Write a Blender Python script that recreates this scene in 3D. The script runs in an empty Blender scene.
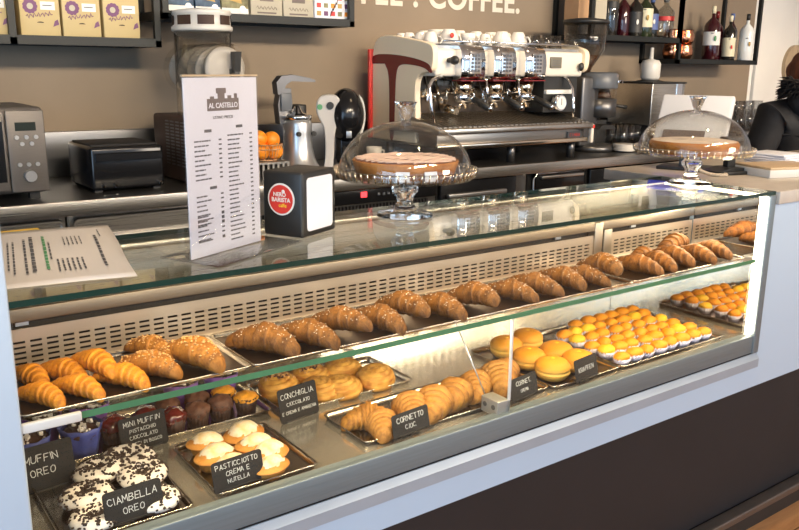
import bpy, bmesh, math, random
from mathutils import Vector, Matrix, noise
PI = math.pi
random.seed(7)
scene = bpy.context.scene
COL = scene.collection

# ------------------------------------------------------------------ materials
def new_mat(name):
    m = bpy.data.materials.new(name); m.use_nodes = True
    nt = m.node_tree; nt.nodes.clear()
    out = nt.nodes.new('ShaderNodeOutputMaterial')
    return m, nt, out

def mat(name, col, rough=0.5, metal=0.0, var=0.0, scale=8.0, bump=0.0, bscale=None, stretch=(1, 1, 1), col2=None,
        trans=0.0, ior=1.45, coat=0.0, emit=None, estr=0.0, detail=4.0, sss=0.0, sheen=0.0):
    m, nt, out = new_mat(name)
    L = nt.links.new
    b = nt.nodes.new('ShaderNodeBsdfPrincipled')
    b.inputs['Base Color'].default_value = (*col, 1)
    b.inputs['Roughness'].default_value = rough
    b.inputs['Metallic'].default_value = metal
    b.inputs['Transmission Weight'].default_value = trans
    b.inputs['IOR'].default_value = ior
    b.inputs['Coat Weight'].default_value = coat
    if sss:
        b.inputs['Subsurface Weight'].default_value = sss
        b.inputs['Subsurface Radius'].default_value = (0.01, 0.006, 0.003)
    if sheen:
        b.inputs['Sheen Weight'].default_value = sheen
    if emit:
        b.inputs['Emission Color'].default_value = (*emit, 1)
        b.inputs['Emission Strength'].default_value = estr
    tc = nt.nodes.new('ShaderNodeTexCoord')
    mp = nt.nodes.new('ShaderNodeMapping'); mp.inputs['Scale'].default_value = stretch
    L(tc.outputs['Object'], mp.inputs['Vector'])
    if var or col2:
        n = nt.nodes.new('ShaderNodeTexNoise'); n.inputs['Scale'].default_value = scale; n.inputs['Detail'].default_value = detail
        L(mp.outputs[0], n.inputs['Vector'])
        r = nt.nodes.new('ShaderNodeValToRGB')
        r.color_ramp.elements[0].position = 0.35; r.color_ramp.elements[1].position = 0.65
        c2 = col2 if col2 else tuple(min(1, c * (1 + var)) for c in col)
        c1 = col if col2 else tuple(c * (1 - var) for c in col)
        r.color_ramp.elements[0].color = (*c1, 1); r.color_ramp.elements[1].color = (*c2, 1)
        L(n.outputs['Fac'], r.inputs['Fac']); L(r.outputs[0], b.inputs['Base Color'])
    if bump:
        n2 = nt.nodes.new('ShaderNodeTexNoise'); n2.inputs['Scale'].default_value = bscale or scale; n2.inputs['Detail'].default_value = 5
        L(mp.outputs[0], n2.inputs['Vector'])
        bp = nt.nodes.new('ShaderNodeBump'); bp.inputs['Strength'].default_value = bump; bp.inputs['Distance'].default_value = 0.002
        L(n2.outputs['Fac'], bp.inputs['Height']); L(bp.outputs[0], b.inputs['Normal'])
    L(b.outputs[0], out.inputs[0])
    return m

def steel(name, col=(0.55, 0.53, 0.5), rough=0.3, stretch=(.6, 60, 120), var=0.05, metal=1.0):
    """brushed stainless steel: noise drawn out along one axis drives tint and roughness"""
    m, nt, out = new_mat(name); L = nt.links.new
    b = nt.nodes.new('ShaderNodeBsdfPrincipled'); b.inputs['Metallic'].default_value = metal
    tc = nt.nodes.new('ShaderNodeTexCoord'); mp = nt.nodes.new('ShaderNodeMapping'); mp.inputs['Scale'].default_value = stretch
    n = nt.nodes.new('ShaderNodeTexNoise'); n.inputs['Scale'].default_value = 6; n.inputs['Detail'].default_value = 6
    L(tc.outputs['Object'], mp.inputs[0]); L(mp.outputs[0], n.inputs['Vector'])
    r = nt.nodes.new('ShaderNodeValToRGB')
    r.color_ramp.elements[0].color = (*[c * (1 - var) for c in col], 1); r.color_ramp.elements[1].color = (*[min(1, c * (1 + var)) for c in col], 1)
    L(n.outputs['Fac'], r.inputs[0]); L(r.outputs[0], b.inputs['Base Color'])
    mr = nt.nodes.new('ShaderNodeMapRange'); mr.inputs[3].default_value = rough * 0.8; mr.inputs[4].default_value = rough * 1.25
    L(n.outputs['Fac'], mr.inputs[0]); L(mr.outputs[0], b.inputs['Roughness'])
    L(b.outputs[0], out.inputs[0])
    return m

def thin_glass(name, tint=(0.97, 0.99, 0.98), ior=1.5, rough=0.0, boost=1.0):
    """pane seen through without bending: transparent plus Fresnel reflection"""
    m, nt, out = new_mat(name); L = nt.links.new
    t = nt.nodes.new('ShaderNodeBsdfTransparent'); t.inputs[0].default_value = (*tint, 1)
    g = nt.nodes.new('ShaderNodeBsdfGlossy'); g.inputs['Roughness'].default_value = rough
    f = nt.nodes.new('ShaderNodeFresnel'); ge = nt.nodes.new('ShaderNodeNewGeometry')
    mr = nt.nodes.new('ShaderNodeMapRange'); mr.inputs[3].default_value = ior; mr.inputs[4].default_value = 1 / ior   # same reflection from either side of a thin sheet
    L(ge.outputs['Backfacing'], mr.inputs[0]); L(mr.outputs[0], f.inputs[0])
    mx = nt.nodes.new('ShaderNodeMixShader')
    if boost != 1:
        mu = nt.nodes.new('ShaderNodeMath'); mu.operation = 'MULTIPLY'; mu.use_clamp = True; mu.inputs[1].default_value = boost
        L(f.outputs[0], mu.inputs[0]); L(mu.outputs[0], mx.inputs[0])
    else:
        L(f.outputs[0], mx.inputs[0])
    L(t.outputs[0], mx.inputs[1]); L(g.outputs[0], mx.inputs[2]); L(mx.outputs[0], out.inputs[0])
    return m

def pastry(name, lo, hi, rough=0.6, scale=30, bump=0.4, attr=True, coat=0.0, mixn=0.5, pale=None):
    """baked crust: the 'bake' attribute (crust ridges) and noise mix a pale and a brown crust"""
    m, nt, out = new_mat(name); L = nt.links.new
    b = nt.nodes.new('ShaderNodeBsdfPrincipled'); b.inputs['Roughness'].default_value = rough
    b.inputs['Coat Weight'].default_value = coat * .5; b.inputs['Coat Roughness'].default_value = 0.35; b.inputs['Specular IOR Level'].default_value = 0.3
    tc = nt.nodes.new('ShaderNodeTexCoord')
    n = nt.nodes.new('ShaderNodeTexNoise'); n.inputs['Scale'].default_value = scale; n.inputs['Detail'].default_value = 5
    L(tc.outputs['Object'], n.inputs['Vector'])
    mx = nt.nodes.new('ShaderNodeMix'); mx.data_type = 'RGBA'
    mx.inputs[6].default_value = (*lo, 1); mx.inputs[7].default_value = (*hi, 1)
    if attr:
        a = nt.nodes.new('ShaderNodeAttribute'); a.attribute_name = 'bake'
        ad = nt.nodes.new('ShaderNodeMath'); ad.operation = 'MULTIPLY_ADD'; ad.inputs[1].default_value = 1 - mixn; 
        sc = nt.nodes.new('ShaderNodeMath'); sc.operation = 'MULTIPLY_ADD'; sc.inputs[1].default_value = mixn * 2.4; sc.inputs[2].default_value = -mixn * 0.7
        L(n.outputs['Fac'], sc.inputs[0]); L(a.outputs['Fac'], ad.inputs[0]); L(sc.outputs[0], ad.inputs[2])
        ad.use_clamp = True
        L(ad.outputs[0], mx.inputs[0])
    else:
        r = nt.nodes.new('ShaderNodeMapRange'); r.inputs[1].default_value = 0.3; r.inputs[2].default_value = 0.7
        L(n.outputs['Fac'], r.inputs[0]); L(r.outputs[0], mx.inputs[0])
    L(mx.outputs[2], b.inputs['Base Color'])
    n2 = nt.nodes.new('ShaderNodeTexNoise'); n2.inputs['Scale'].default_value = 160; n2.inputs['Detail'].default_value = 6
    L(tc.outputs['Object'], n2.inputs['Vector'])
    bp = nt.nodes.new('ShaderNodeBump'); bp.inputs['Strength'].default_value = bump; bp.inputs['Distance'].default_value = 0.003
    L(n2.outputs['Fac'], bp.inputs['Height']); L(bp.outputs[0], b.inputs['Normal'])
    L(b.outputs[0], out.inputs[0])
    return m

def wood(name, c1, c2, plank=None, rough=0.4):
    m, nt, out = new_mat(name); L = nt.links.new
    b = nt.nodes.new('ShaderNodeBsdfPrincipled'); b.inputs['Roughness'].default_value = rough
    tc = nt.nodes.new('ShaderNodeTexCoord'); mp = nt.nodes.new('ShaderNodeMapping'); mp.inputs['Scale'].default_value = (1.5, 14, 14)
    n = nt.nodes.new('ShaderNodeTexNoise'); n.inputs['Scale'].default_value = 3; n.inputs['Detail'].default_value = 8; n.inputs['Distortion'].default_value = 0.6
    L(tc.outputs['Object'], mp.inputs[0]); L(mp.outputs[0], n.inputs['Vector'])
    r = nt.nodes.new('ShaderNodeValToRGB'); r.color_ramp.elements[0].position = 0.3; r.color_ramp.elements[1].position = 0.7
    r.color_ramp.elements[0].color = (*c1, 1); r.color_ramp.elements[1].color = (*c2, 1)
    L(n.outputs['Fac'], r.inputs[0])
    src = r.outputs[0]
    if plank:
        br = nt.nodes.new('ShaderNodeTexBrick'); br.inputs['Scale'].default_value = 1
        br.inputs['Brick Width'].default_value = plank[0]; br.inputs['Row Height'].default_value = plank[1]; br.inputs['Mortar Size'].default_value = 0.003
        br.inputs['Color1'].default_value = (1, 1, 1, 1); br.inputs['Color2'].default_value = (0.75, 0.72, 0.7, 1); br.inputs['Mortar'].default_value = (0.15, 0.12, 0.1, 1)
        L(tc.outputs['Object'], br.inputs['Vector'])
        mx = nt.nodes.new('ShaderNodeMix'); mx.data_type = 'RGBA'; mx.blend_type = 'MULTIPLY'; mx.inputs[0].default_value = 1
        L(src, mx.inputs[6]); L(br.outputs[0], mx.inputs[7]); src = mx.outputs[2]
    L(src, b.inputs['Base Color']); L(b.outputs[0], out.inputs[0])
    return m

M = {}
M['taupe'] = mat('taupe_wall_paint', (0.235, 0.185, 0.135), 0.75, var=0.05, scale=3, bump=0.1, bscale=120)
M['white_wall'] = mat('white_wall_paint', (0.72, 0.72, 0.70), 0.7, var=0.03, scale=3)
M['ceil'] = mat('ceiling_paint', (0.62, 0.58, 0.52), 0.8, var=0.02)
M['floor'] = wood('oak_floor', (0.52, 0.235, 0.09), (0.70, 0.35, 0.145), plank=(1.2, 0.14))
M['panel'] = mat('white_laminate', (0.47, 0.575, 0.69), 0.35, var=0.015, scale=2)
M['dark_panel'] = mat('dark_laminate', (0.013, 0.012, 0.014), 0.55, var=0.1, scale=4)
M['kick'] = mat('bronze_plinth', (0.16, 0.13, 0.11), 0.35, 0.6, var=0.1)
M['countertop'] = mat('beige_solid_surface', (0.50, 0.44, 0.37), 0.3, var=0.05, scale=30)
M['band'] = mat('satin_aluminium', (0.185, 0.225, 0.245), 0.35, 0.4, var=0.05, stretch=(1, 40, 40))
M['rail'] = mat('grey_rail', (0.36, 0.41, 0.47), 0.4, 0.3, var=0.03)
M['rail_steel'] = steel('tan_rail_steel', (0.27, 0.225, 0.175), 0.45)
M['clamp'] = mat('satin_clamp', (0.36, 0.35, 0.33), 0.35, 0.6, var=0.04)
M['worktop_dark'] = mat('dark_reflection_top', (0.022, 0.021, 0.020), 0.3, 0.0, var=0.15)  # dark surroundings reflected in the steel are put into this colour
M['grey_white'] = mat('grey_white_plastic', (0.50, 0.47, 0.44), 0.35, var=0.02)
M['grey_white2'] = mat('screen_white_plastic', (0.62, 0.62, 0.64), 0.4, var=0.02)
M['mull'] = steel('tan_mullion', (0.42, 0.36, 0.29), 0.4)
M['slot_back'] = mat('grey_backing', (0.05, 0.045, 0.04), 0.6, var=0.05)
M['splash'] = steel('dark_splashback', (0.16, 0.165, 0.175), 0.3)
M['brown_reflect'] = mat('brown_reflection_steel', (0.10, 0.075, 0.055), 0.3, 0.85, var=0.4, scale=9)  # busy brown and gold reflections put into the steel's blotchy colour
M['alu'] = steel('anodised_aluminium', (0.52, 0.54, 0.56), 0.35)
M['steel'] = steel('brushed_steel', (0.58, 0.55, 0.50), 0.28)
M['steel_deck'] = steel('satin_steel_deck', (0.68, 0.64, 0.57), 0.17, var=0.02, metal=0.85)
M['steel_dk'] = steel('brushed_steel_dark', (0.36, 0.34, 0.315), 0.3)
M['grille'] = steel('slotted_steel', (0.58, 0.48, 0.38), 0.34, metal=0.75)
M['mirror'] = mat('mirror_steel', (0.80, 0.78, 0.74), 0.03, 1.0, var=0.01)
M['chrome'] = mat('chrome', (0.78, 0.78, 0.79), 0.06, 1.0, var=0.01)
M['warm_tint_chrome'] = mat('warm_chrome', (0.75, 0.62, 0.46), 0.12, 1.0, var=0.05)  # warm tint also stands in for lamp reflections in the coffee machine's chrome
M['void'] = mat('dark_void', (0.012, 0.011, 0.011), 0.7, var=0.1)
M['black_gloss'] = mat('black_gloss_plastic', (0.008, 0.008, 0.009), 0.18, var=0.05)
M['black'] = mat('black_plastic', (0.02, 0.02, 0.02), 0.4, var=0.1)
M['black_metal'] = mat('black_powder_coat', (0.012, 0.014, 0.014), 0.45, 0.2, var=0.1)
M['grey_plastic'] = mat('grey_plastic', (0.10, 0.11, 0.125), 0.35, var=0.05)
M['white'] = mat('white_enamel', (0.70, 0.66, 0.59), 0.25, var=0.01, coat=0.3)
M['cream_side'] = mat('cream_enamel', (0.86, 0.73, 0.54), 0.3, var=0.01, coat=0.3)
M['white_plastic'] = mat('white_plastic', (0.64, 0.62, 0.58), 0.35, var=0.02)
M['porcelain'] = mat('white_porcelain', (0.68, 0.655, 0.62), 0.15, var=0.01, coat=0.4)
M['red_dark'] = mat('dark_red_enamel', (0.16, 0.012, 0.014), 0.25, var=0.05, coat=0.3)
M['red'] = mat('red_plastic', (0.62, 0.045, 0.035), 0.4, var=0.05)
M['paper'] = mat('paper', (0.74, 0.75, 0.82), 0.6, var=0.02, scale=4)
M['sheet_grey'] = mat('matte_sheet', (0.60, 0.57, 0.55), 0.45, var=0.03, scale=4)
M['ink'] = mat('grey_ink', (0.10, 0.10, 0.11), 0.7, var=0.1)
M['ink_green'] = mat('green_ink', (0.10, 0.28, 0.14), 0.7, var=0.1)
M['chalk'] = mat('chalk', (0.56, 0.55, 0.53), 0.9, var=0.1, scale=300)
M['slate'] = mat('chalkboard', (0.011, 0.011, 0.012), 0.85, var=0.2, scale=20)
M['logo_brown'] = mat('logo_brown', (0.16, 0.13, 0.12), 0.6, var=0.05)
M['wall_text'] = mat('cream_lettering', (0.66, 0.61, 0.53), 0.6, var=0.02)
M['glass'] = thin_glass('clear_pane', (0.975, 0.99, 0.985), boost=0.45)
M['glass_top'] = thin_glass('clear_top_pane', (0.93, 0.955, 0.935), boost=1.0)
M['glass_edge'] = mat('green_glass_edge', (0.003, 0.028, 0.021), 0.15, var=0.1, coat=0.2)
M['glass_edge_lt'] = mat('green_shelf_edge', (0.065, 0.20, 0.095), 0.25, var=0.1, coat=0.3)
M['dome'] = thin_glass('dome_glass', (0.965, 0.965, 0.955), boost=1.25)
M['crystal'] = mat('pressed_glass', (0.97, 0.97, 0.95), 0.02, trans=1.0, ior=1.45, var=0.005)
M['tank'] = thin_glass('clear_plastic', (0.93, 0.92, 0.90), rough=0.05, boost=1.2)
M['acrylic'] = thin_glass('acrylic', (0.97, 0.97, 0.98), boost=1.4)
M['auger'] = mat('frosted_plastic', (0.36, 0.33, 0.29), 0.4, var=0.04)
M['tumbler'] = thin_glass('tumbler_glass', (0.86, 0.87, 0.88), boost=1.8)
M['led'] = mat('led_strip', (1, 1, 1), 0.5, emit=(1.0, 0.83, 0.58), estr=14)
M['red_led'] = mat('red_led_digits', (0.3, 0.02, 0.02), 0.4, emit=(1.0, 0.05, 0.06), estr=2.5)
M['green_led'] = mat('green_led', (0.02, 0.2, 0.08), 0.4, emit=(0.1, 0.9, 0.4), estr=0.6)
M['blue_led'] = mat('blue_led_strip', (0.1, 0.1, 0.6), 0.4, emit=(0.10, 0.12, 1.0), estr=0.5)
M['crust_gold'] = pastry('golden_crust', (0.76, 0.31, 0.022), (0.32, 0.085, 0.006), coat=0.2)
M['crust_seed'] = pastry('tan_crust', (0.46, 0.19, 0.030), (0.12, 0.038, 0.007))
M['crust_dark'] = pastry('dark_crust', (0.26, 0.105, 0.018), (0.045, 0.015, 0.004))
M['crust_choc'] = pastry('cocoa_striped_crust', (0.32, 0.12, 0.020), (0.040, 0.012, 0.004), mixn=0.4)
M['crust_lower'] = pastry('layered_crust', (0.52, 0.245, 0.045), (0.15, 0.052, 0.008))
M['crust_shell'] = pastry('shell_crust', (0.88, 0.50, 0.11), (0.42, 0.14, 0.014), coat=0.2)
M['tart'] = pastry('tart_crust', (0.58, 0.27, 0.06), (0.36, 0.13, 0.022), attr=False, scale=20)
M['krapfen'] = pastry('fried_dough', (0.86, 0.53, 0.12), (0.68, 0.26, 0.014), attr=True, scale=14, mixn=0.12, bump=0.15, coat=0.15)
M['mignon'] = pastry('orange_sponge', (0.80, 0.33, 0.012), (0.64, 0.19, 0.005), attr=False, scale=25, bump=0.3, coat=0.3)
M['mignon2'] = pastry('lemon_sponge', (0.87, 0.52, 0.03), (0.78, 0.38, 0.012), attr=False, scale=25, bump=0.3, coat=0.3)
M['sugar'] = mat('sugar', (0.86, 0.80, 0.70), 0.6, var=0.05)
M['powder'] = mat('icing_sugar', (0.66, 0.61, 0.52), 0.95, scale=38, bump=0.5, bscale=140, col2=(0.60, 0.42, 0.20))
M['nut'] = mat('chopped_nuts', (0.58, 0.33, 0.13), 0.6, var=0.3, scale=90)
M['icing'] = mat('white_icing', (0.76, 0.70, 0.66), 0.4, var=0.03, bump=0.3, bscale=60)
M['cookie'] = mat('black_cookie', (0.03, 0.018, 0.014), 0.7, var=0.3, scale=120)
M['choc_dough'] = mat('chocolate_dough', (0.055, 0.024, 0.014), 0.6, var=0.3, scale=60, bump=0.7, bscale=90)
M['choc_muffin'] = mat('chocolate_muffin', (0.115, 0.048, 0.028), 0.6, var=0.3, scale=60, bump=0.8, bscale=80)
M['muffin_orange'] = mat('orange_muffin_top', (0.85, 0.36, 0.03), 0.5, var=0.2, scale=60, bump=0.5, bscale=80)
M['red_glaze'] = mat('red_berry_glaze', (0.11, 0.014, 0.010), 0.12, var=0.3, scale=40, coat=0.8)
M['case_brown'] = mat('brown_baking_paper', (0.05, 0.025, 0.017), 0.6, var=0.2)
M['case_blue'] = mat('blue_baking_paper', (0.055, 0.07, 0.26), 0.5, var=0.25, scale=30)
M['case_purple'] = mat('purple_baking_paper', (0.17, 0.07, 0.30), 0.5, var=0.2, scale=30)
M['case_white'] = mat('white_baking_paper', (0.66, 0.62, 0.76), 0.6, var=0.05)
M['tray'] = steel('tray_steel', (0.55, 0.52, 0.48), 0.2)
M['tray_dark'] = steel('tray_dark_steel', (0.13, 0.10, 0.08), 0.3)
M['orange'] = mat('orange_peel', (0.85, 0.29, 0.02), 0.4, var=0.08, scale=20, bump=0.4, bscale=200)
M['copper'] = mat('hammered_copper', (0.72, 0.30, 0.16), 0.18, 1.0, var=0.1, bump=0.8, bscale=60)
M['box_yellow'] = mat('yellow_gift_card', (0.50, 0.39, 0.19), 0.5, var=0.06, scale=5)
M['box_beige'] = mat('beige_card', (0.46, 0.42, 0.33), 0.55, var=0.05, scale=5)
M['box_blue'] = mat('blue_card', (0.05, 0.09, 0.15), 0.45, var=0.4, scale=30)
M['box_olive'] = mat('olive_card', (0.22, 0.20, 0.10), 0.45, var=0.4, scale=30)
M['purple_ink'] = mat('purple_ink', (0.17, 0.07, 0.16), 0.6, var=0.1)
M['gold_ink'] = mat('gold_ink', (0.45, 0.30, 0.10), 0.5, 0.3, var=0.2)
M['yellow'] = mat('yellow_cover', (0.85, 0.58, 0.04), 0.4, var=0.05)
M['kraft'] = mat('kraft_card', (0.50, 0.30, 0.16), 0.6, var=0.08)
M['bottle_red'] = mat('red_liquor', (0.035, 0.004, 0.007), 0.08, var=0.05, coat=0.6)
M['bottle_dark'] = mat('dark_bottle', (0.012, 0.012, 0.010), 0.08, var=0.05, coat=0.6)
M['bottle_green'] = mat('green_bottle', (0.02, 0.03, 0.012), 0.08, var=0.05, coat=0.6)
M['bottle_clear'] = thin_glass('clear_bottle', (0.72, 0.74, 0.74), boost=2)
M['bottle_white'] = mat('white_bottle', (0.72, 0.74, 0.73), 0.25, var=0.02, coat=0.4)
M['label_cream'] = mat('cream_label', (0.72, 0.66, 0.47), 0.5, var=0.04)
M['label_white'] = mat('white_label', (0.74, 0.73, 0.70), 0.5, var=0.04)
M['label_blue'] = mat('blue_label', (0.09, 0.14, 0.34), 0.5, var=0.2)
M['label_black'] = mat('black_label', (0.03, 0.03, 0.03), 0.5, var=0.2)
M['beans'] = mat('coffee_beans', (0.06, 0.028, 0.014), 0.4, var=0.5, scale=90, bump=1, bscale=90)
M['gunmetal'] = mat('gunmetal', (0.13, 0.13, 0.135), 0.35, 0.8, var=0.05)
M['silver'] = mat('silver_paint', (0.50, 0.50, 0.50), 0.3, 0.8, var=0.03)
M['screen'] = mat('dark_screen', (0.02, 0.025, 0.02), 0.15, var=0.05)
M['lcd'] = mat('grey_lcd', (0.16, 0.15, 0.12), 0.25, var=0.1)
M['cake'] = pastry('pie_crust', (0.50, 0.22, 0.06), (0.34, 0.12, 0.025), attr=False)
M['sponge'] = pastry('sponge_cake', (0.52, 0.20, 0.035), (0.36, 0.12, 0.018), attr=False)
M['cocoa_top'] = mat('cocoa_filling', (0.20, 0.075, 0.035), 0.5, var=0.3, scale=30, bump=0.4)
M['pink_drizzle'] = mat('pale_drizzle', (0.72, 0.52, 0.42), 0.5, var=0.1)
M['dusted'] = mat('dusted_top', (0.74, 0.62, 0.52), 0.8, var=0.12, scale=25)
M['coat'] = mat('black_coat_fabric', (0.014, 0.014, 0.016), 0.75, var=0.3, scale=12, bump=0.5, bscale=40)
M['fur'] = mat('black_fur', (0.012, 0.010, 0.009), 0.9, var=0.3, scale=60)
M['hair'] = mat('auburn_hair', (0.13, 0.035, 0.015), 0.5, var=0.4, scale=40, stretch=(1, 1, 0.15))
M['skin'] = mat('skin', (0.62, 0.38, 0.27), 0.5, var=0.04, sss=0.1)
M['jeans'] = mat('dark_trousers', (0.03, 0.035, 0.05), 0.8, var=0.2)
M['shoe'] = mat('dark_shoe', (0.03, 0.02, 0.018), 0.5, var=0.1)
M['oak_pull'] = mat('pale_oak', (0.40, 0.31, 0.20), 0.5, var=0.1, stretch=(1, 1, 0.2), scale=20)
M['tan_lid'] = wood('tan_lid', (0.48, 0.33, 0.18), (0.58, 0.42, 0.25))
M['cord'] = mat('beige_cord', (0.50, 0.42, 0.32), 0.7, var=0.3, scale=200)

# ------------------------------------------------------------------ mesh builder
class B:
    def __init__(s):
        s.bm = bmesh.new(); s.mats = []
    def mi(s, m):
        m = M[m] if isinstance(m, str) else m
        if m not in s.mats: s.mats.append(m)
        return s.mats.index(m)
    def faces(s, verts, fs, m, smooth=False, mtx=None):
        i = s.mi(m)
        vs = [s.bm.verts.new(mtx @ Vector(v) if mtx else v) for v in verts]
        for f in fs:
            try:
                fc = s.bm.faces.new([vs[k] for k in f]); fc.material_index = i; fc.smooth = smooth
            except ValueError:
                pass
        return vs
    def box(s, x0, y0, z0, x1, y1, z1, m, mtx=None, bev=0.0):
        v = [(x0, y0, z0), (x1, y0, z0), (x1, y1, z0), (x0, y1, z0), (x0, y0, z1), (x1, y0, z1), (x1, y1, z1), (x0, y1, z1)]
        f = [(3, 2, 1, 0), (4, 5, 6, 7), (0, 1, 5, 4), (1, 2, 6, 5), (2, 3, 7, 6), (3, 0, 4, 7)]
        if not bev:
            s.faces(v, f, m, False, mtx); return s
        t = bmesh.new(); vs = [t.verts.new(p) for p in v]
        for q in f: t.faces.new([vs[k] for k in q])
        bmesh.ops.bevel(t, geom=t.edges[:], offset=bev, segments=3, profile=0.5, affect='EDGES')
        t.verts.index_update()
        s.faces([tuple(p.co) for p in t.verts], [[p.index for p in q.verts] for q in t.faces], m, True, mtx); t.free()
        return s
    def loft(s, rings, m, smooth=True, close=True, cap0=True, cap1=True, mtx=None):
        n = len(rings[0]); verts = [p for r in rings for p in r]; fs = []
        for i in range(len(rings) - 1):
            for j in range(n if close else n - 1):
                k = (j + 1) % n
                fs.append((i * n + j, i * n + k, (i + 1) * n + k, (i + 1) * n + j))
        if cap0: fs.append(tuple(range(n - 1, -1, -1)))
        if cap1: fs.append(tuple((len(rings) - 1) * n + j for j in range(n)))
        s.faces(verts, fs, m, smooth, mtx); return s
    def lathe(s, prof, m, c=(0, 0, 0), seg=32, sx=1.0, sy=1.0, smooth=True, mtx=None, wob=None, cap=True):
        rings = []
        for r, z in prof:
            ring = []
            for j in range(seg):
                a = 2 * PI * j / seg
                k = wob(a, z) if wob else 1.0
                ring.append((c[0] + max(r, 1e-5) * k * sx * math.cos(a), c[1] + max(r, 1e-5) * k * sy * math.sin(a), c[2] + z))
            rings.append(ring)
        return s.loft(rings, m, smooth, True, cap, cap, mtx)
    def tube(s, pts, r, m, seg=10, smooth=True, closed=False):
        pts = [Vector(p) for p in pts]; n = len(pts); rings = []
        rr = r if isinstance(r, (list, tuple)) else [r] * n
        up = Vector((0, 0, 1)); prev = None
        for i in range(n):
            a = pts[(i - 1) % n] if (closed or i > 0) else pts[i]
            b = pts[(i + 1) % n] if (closed or i < n - 1) else pts[i]
            d = (b - a).normalized()
            if prev is None:
                u = d.cross(up)
                if u.length < 1e-3: u = d.cross(Vector((1, 0, 0)))
                u.normalize()
            else:
                u = (prev - d * prev.dot(d))
                u = u.normalized() if u.length > 1e-5 else d.orthogonal().normalized()
            prev = u; w = d.cross(u)
            rings.append([tuple(pts[i] + (u * math.cos(2 * PI * j / seg) + w * math.sin(2 * PI * j / seg)) * rr[i]) for j in range(seg)])
        if closed: rings.append(rings[0])
        return s.loft(rings, m, smooth, True, not closed, not closed)
    def cyl(s, p0, p1, r, m, seg=20, r1=None, smooth=True):
        p0 = Vector(p0); p1 = Vector(p1); d = (p1 - p0).normalized(); u = d.orthogonal().normalized(); w = d.cross(u); r1 = r if r1 is None else r1
        ring = lambda p, q: [tuple(p + (u * math.cos(2 * PI * j / seg) + w * math.sin(2 * PI * j / seg)) * q) for j in range(seg)]
        i = s.mi(m)
        a = [s.bm.verts.new(v) for v in ring(p0, r)]; b = [s.bm.verts.new(v) for v in ring(p1, r1)]
        for j in range(seg):
            k = (j + 1) % seg
            f = s.bm.faces.new((a[j], a[k], b[k], b[j])); f.material_index = i; f.smooth = smooth
        f = s.bm.faces.new(a[::-1]); f.material_index = i
        f = s.bm.faces.new(b); f.material_index = i
        return s
    def prism(s, poly, axis, a, b, m, mtx=None, smooth=False):
        """polygon in the plane across `axis`, drawn out from a to b"""
        def P(p, t):
            return {'x': (t, p[0], p[1]), 'y': (p[0], t, p[1]), 'z': (p[0], p[1], t)}[axis]
        n = len(poly); i = s.mi(m)
        A = [s.bm.verts.new(mtx @ Vector(P(p, a)) if mtx else P(p, a)) for p in poly]
        Bv = [s.bm.verts.new(mtx @ Vector(P(p, b)) if mtx else P(p, b)) for p in poly]
        for j in range(n):
            k = (j + 1) % n
            f = s.bm.faces.new((A[j], A[k], Bv[k], Bv[j])); f.material_index = i; f.smooth = smooth
        f = s.bm.faces.new(A[::-1]); f.material_index = i
        f = s.bm.faces.new(Bv); f.material_index = i
        return s
    def ball(s, c, r, m, sx=1, sy=1, sz=1, seg=16, rings=10, disp=0.0, freq=30.0, zmin=None, mtx=None):
        R = []
        for i in range(rings + 1):
            t = PI * i / rings; ring = []
            for j in range(seg):
                a = 2 * PI * j / seg
                v = Vector((math.sin(t) * math.cos(a), math.sin(t) * math.sin(a), math.cos(t)))
                if i in (0, rings): v = Vector((1e-4 * math.cos(a), 1e-4 * math.sin(a), math.cos(t)))
                k = r * (1 + disp * noise.noise(v * freq * 0.1 + Vector(c) * 31))
                p = Vector((c[0] + v.x * k * sx, c[1] + v.y * k * sy, c[2] + v.z * k * sz))
                if zmin is not None and p.z < zmin: p.z = zmin
                ring.append(tuple(p))
            R.append(ring[::-1])
        return s.loft(R, m, True, True, True, True, mtx)
    def build(s, name, parent=None, bevel=0.0):
        bmesh.ops.recalc_face_normals(s.bm, faces=s.bm.faces[:])
        me = bpy.data.meshes.new(name); s.bm.to_mesh(me); s.bm.free()
        for m in s.mats: me.materials.append(m)
        o = bpy.data.objects.new(name, me); COL.objects.link(o)
        if parent: o.parent = parent
        if bevel:
            md = o.modifiers.new('bevel', 'BEVEL'); md.width = bevel; md.segments = 2; md.limit_method = 'ANGLE'
        return o

def thing(name, label, cat, loc=(0, 0, 0), rz=0.0, group=None):
    o = bpy.data.objects.new(name, None); COL.objects.link(o)
    o.location = loc; o.rotation_euler = (0, 0, rz); o.empty_display_size = 0.05
    return tag(o, label, cat, group)
def tag(o, label, cat, group=None):
    o['label'] = label; o['category'] = cat
    if group: o['group'] = group
    return o
def struct(o):
    o['kind'] = 'structure'; return o
def copy_tree(o, parent=None):
    c = o.copy(); COL.objects.link(c)
    if parent: c.parent = parent
    for k in list(o.children): copy_tree(k, c)
    return c
def dup(o, loc, rz, label, scale=1.0, group=None, tilt=(0, 0)):
    c = copy_tree(o); c.location = loc; c.rotation_euler = (tilt[0], tilt[1], rz); c.scale = (scale,) * 3
    c['label'] = label
    if group: c['group'] = group
    return c
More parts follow.
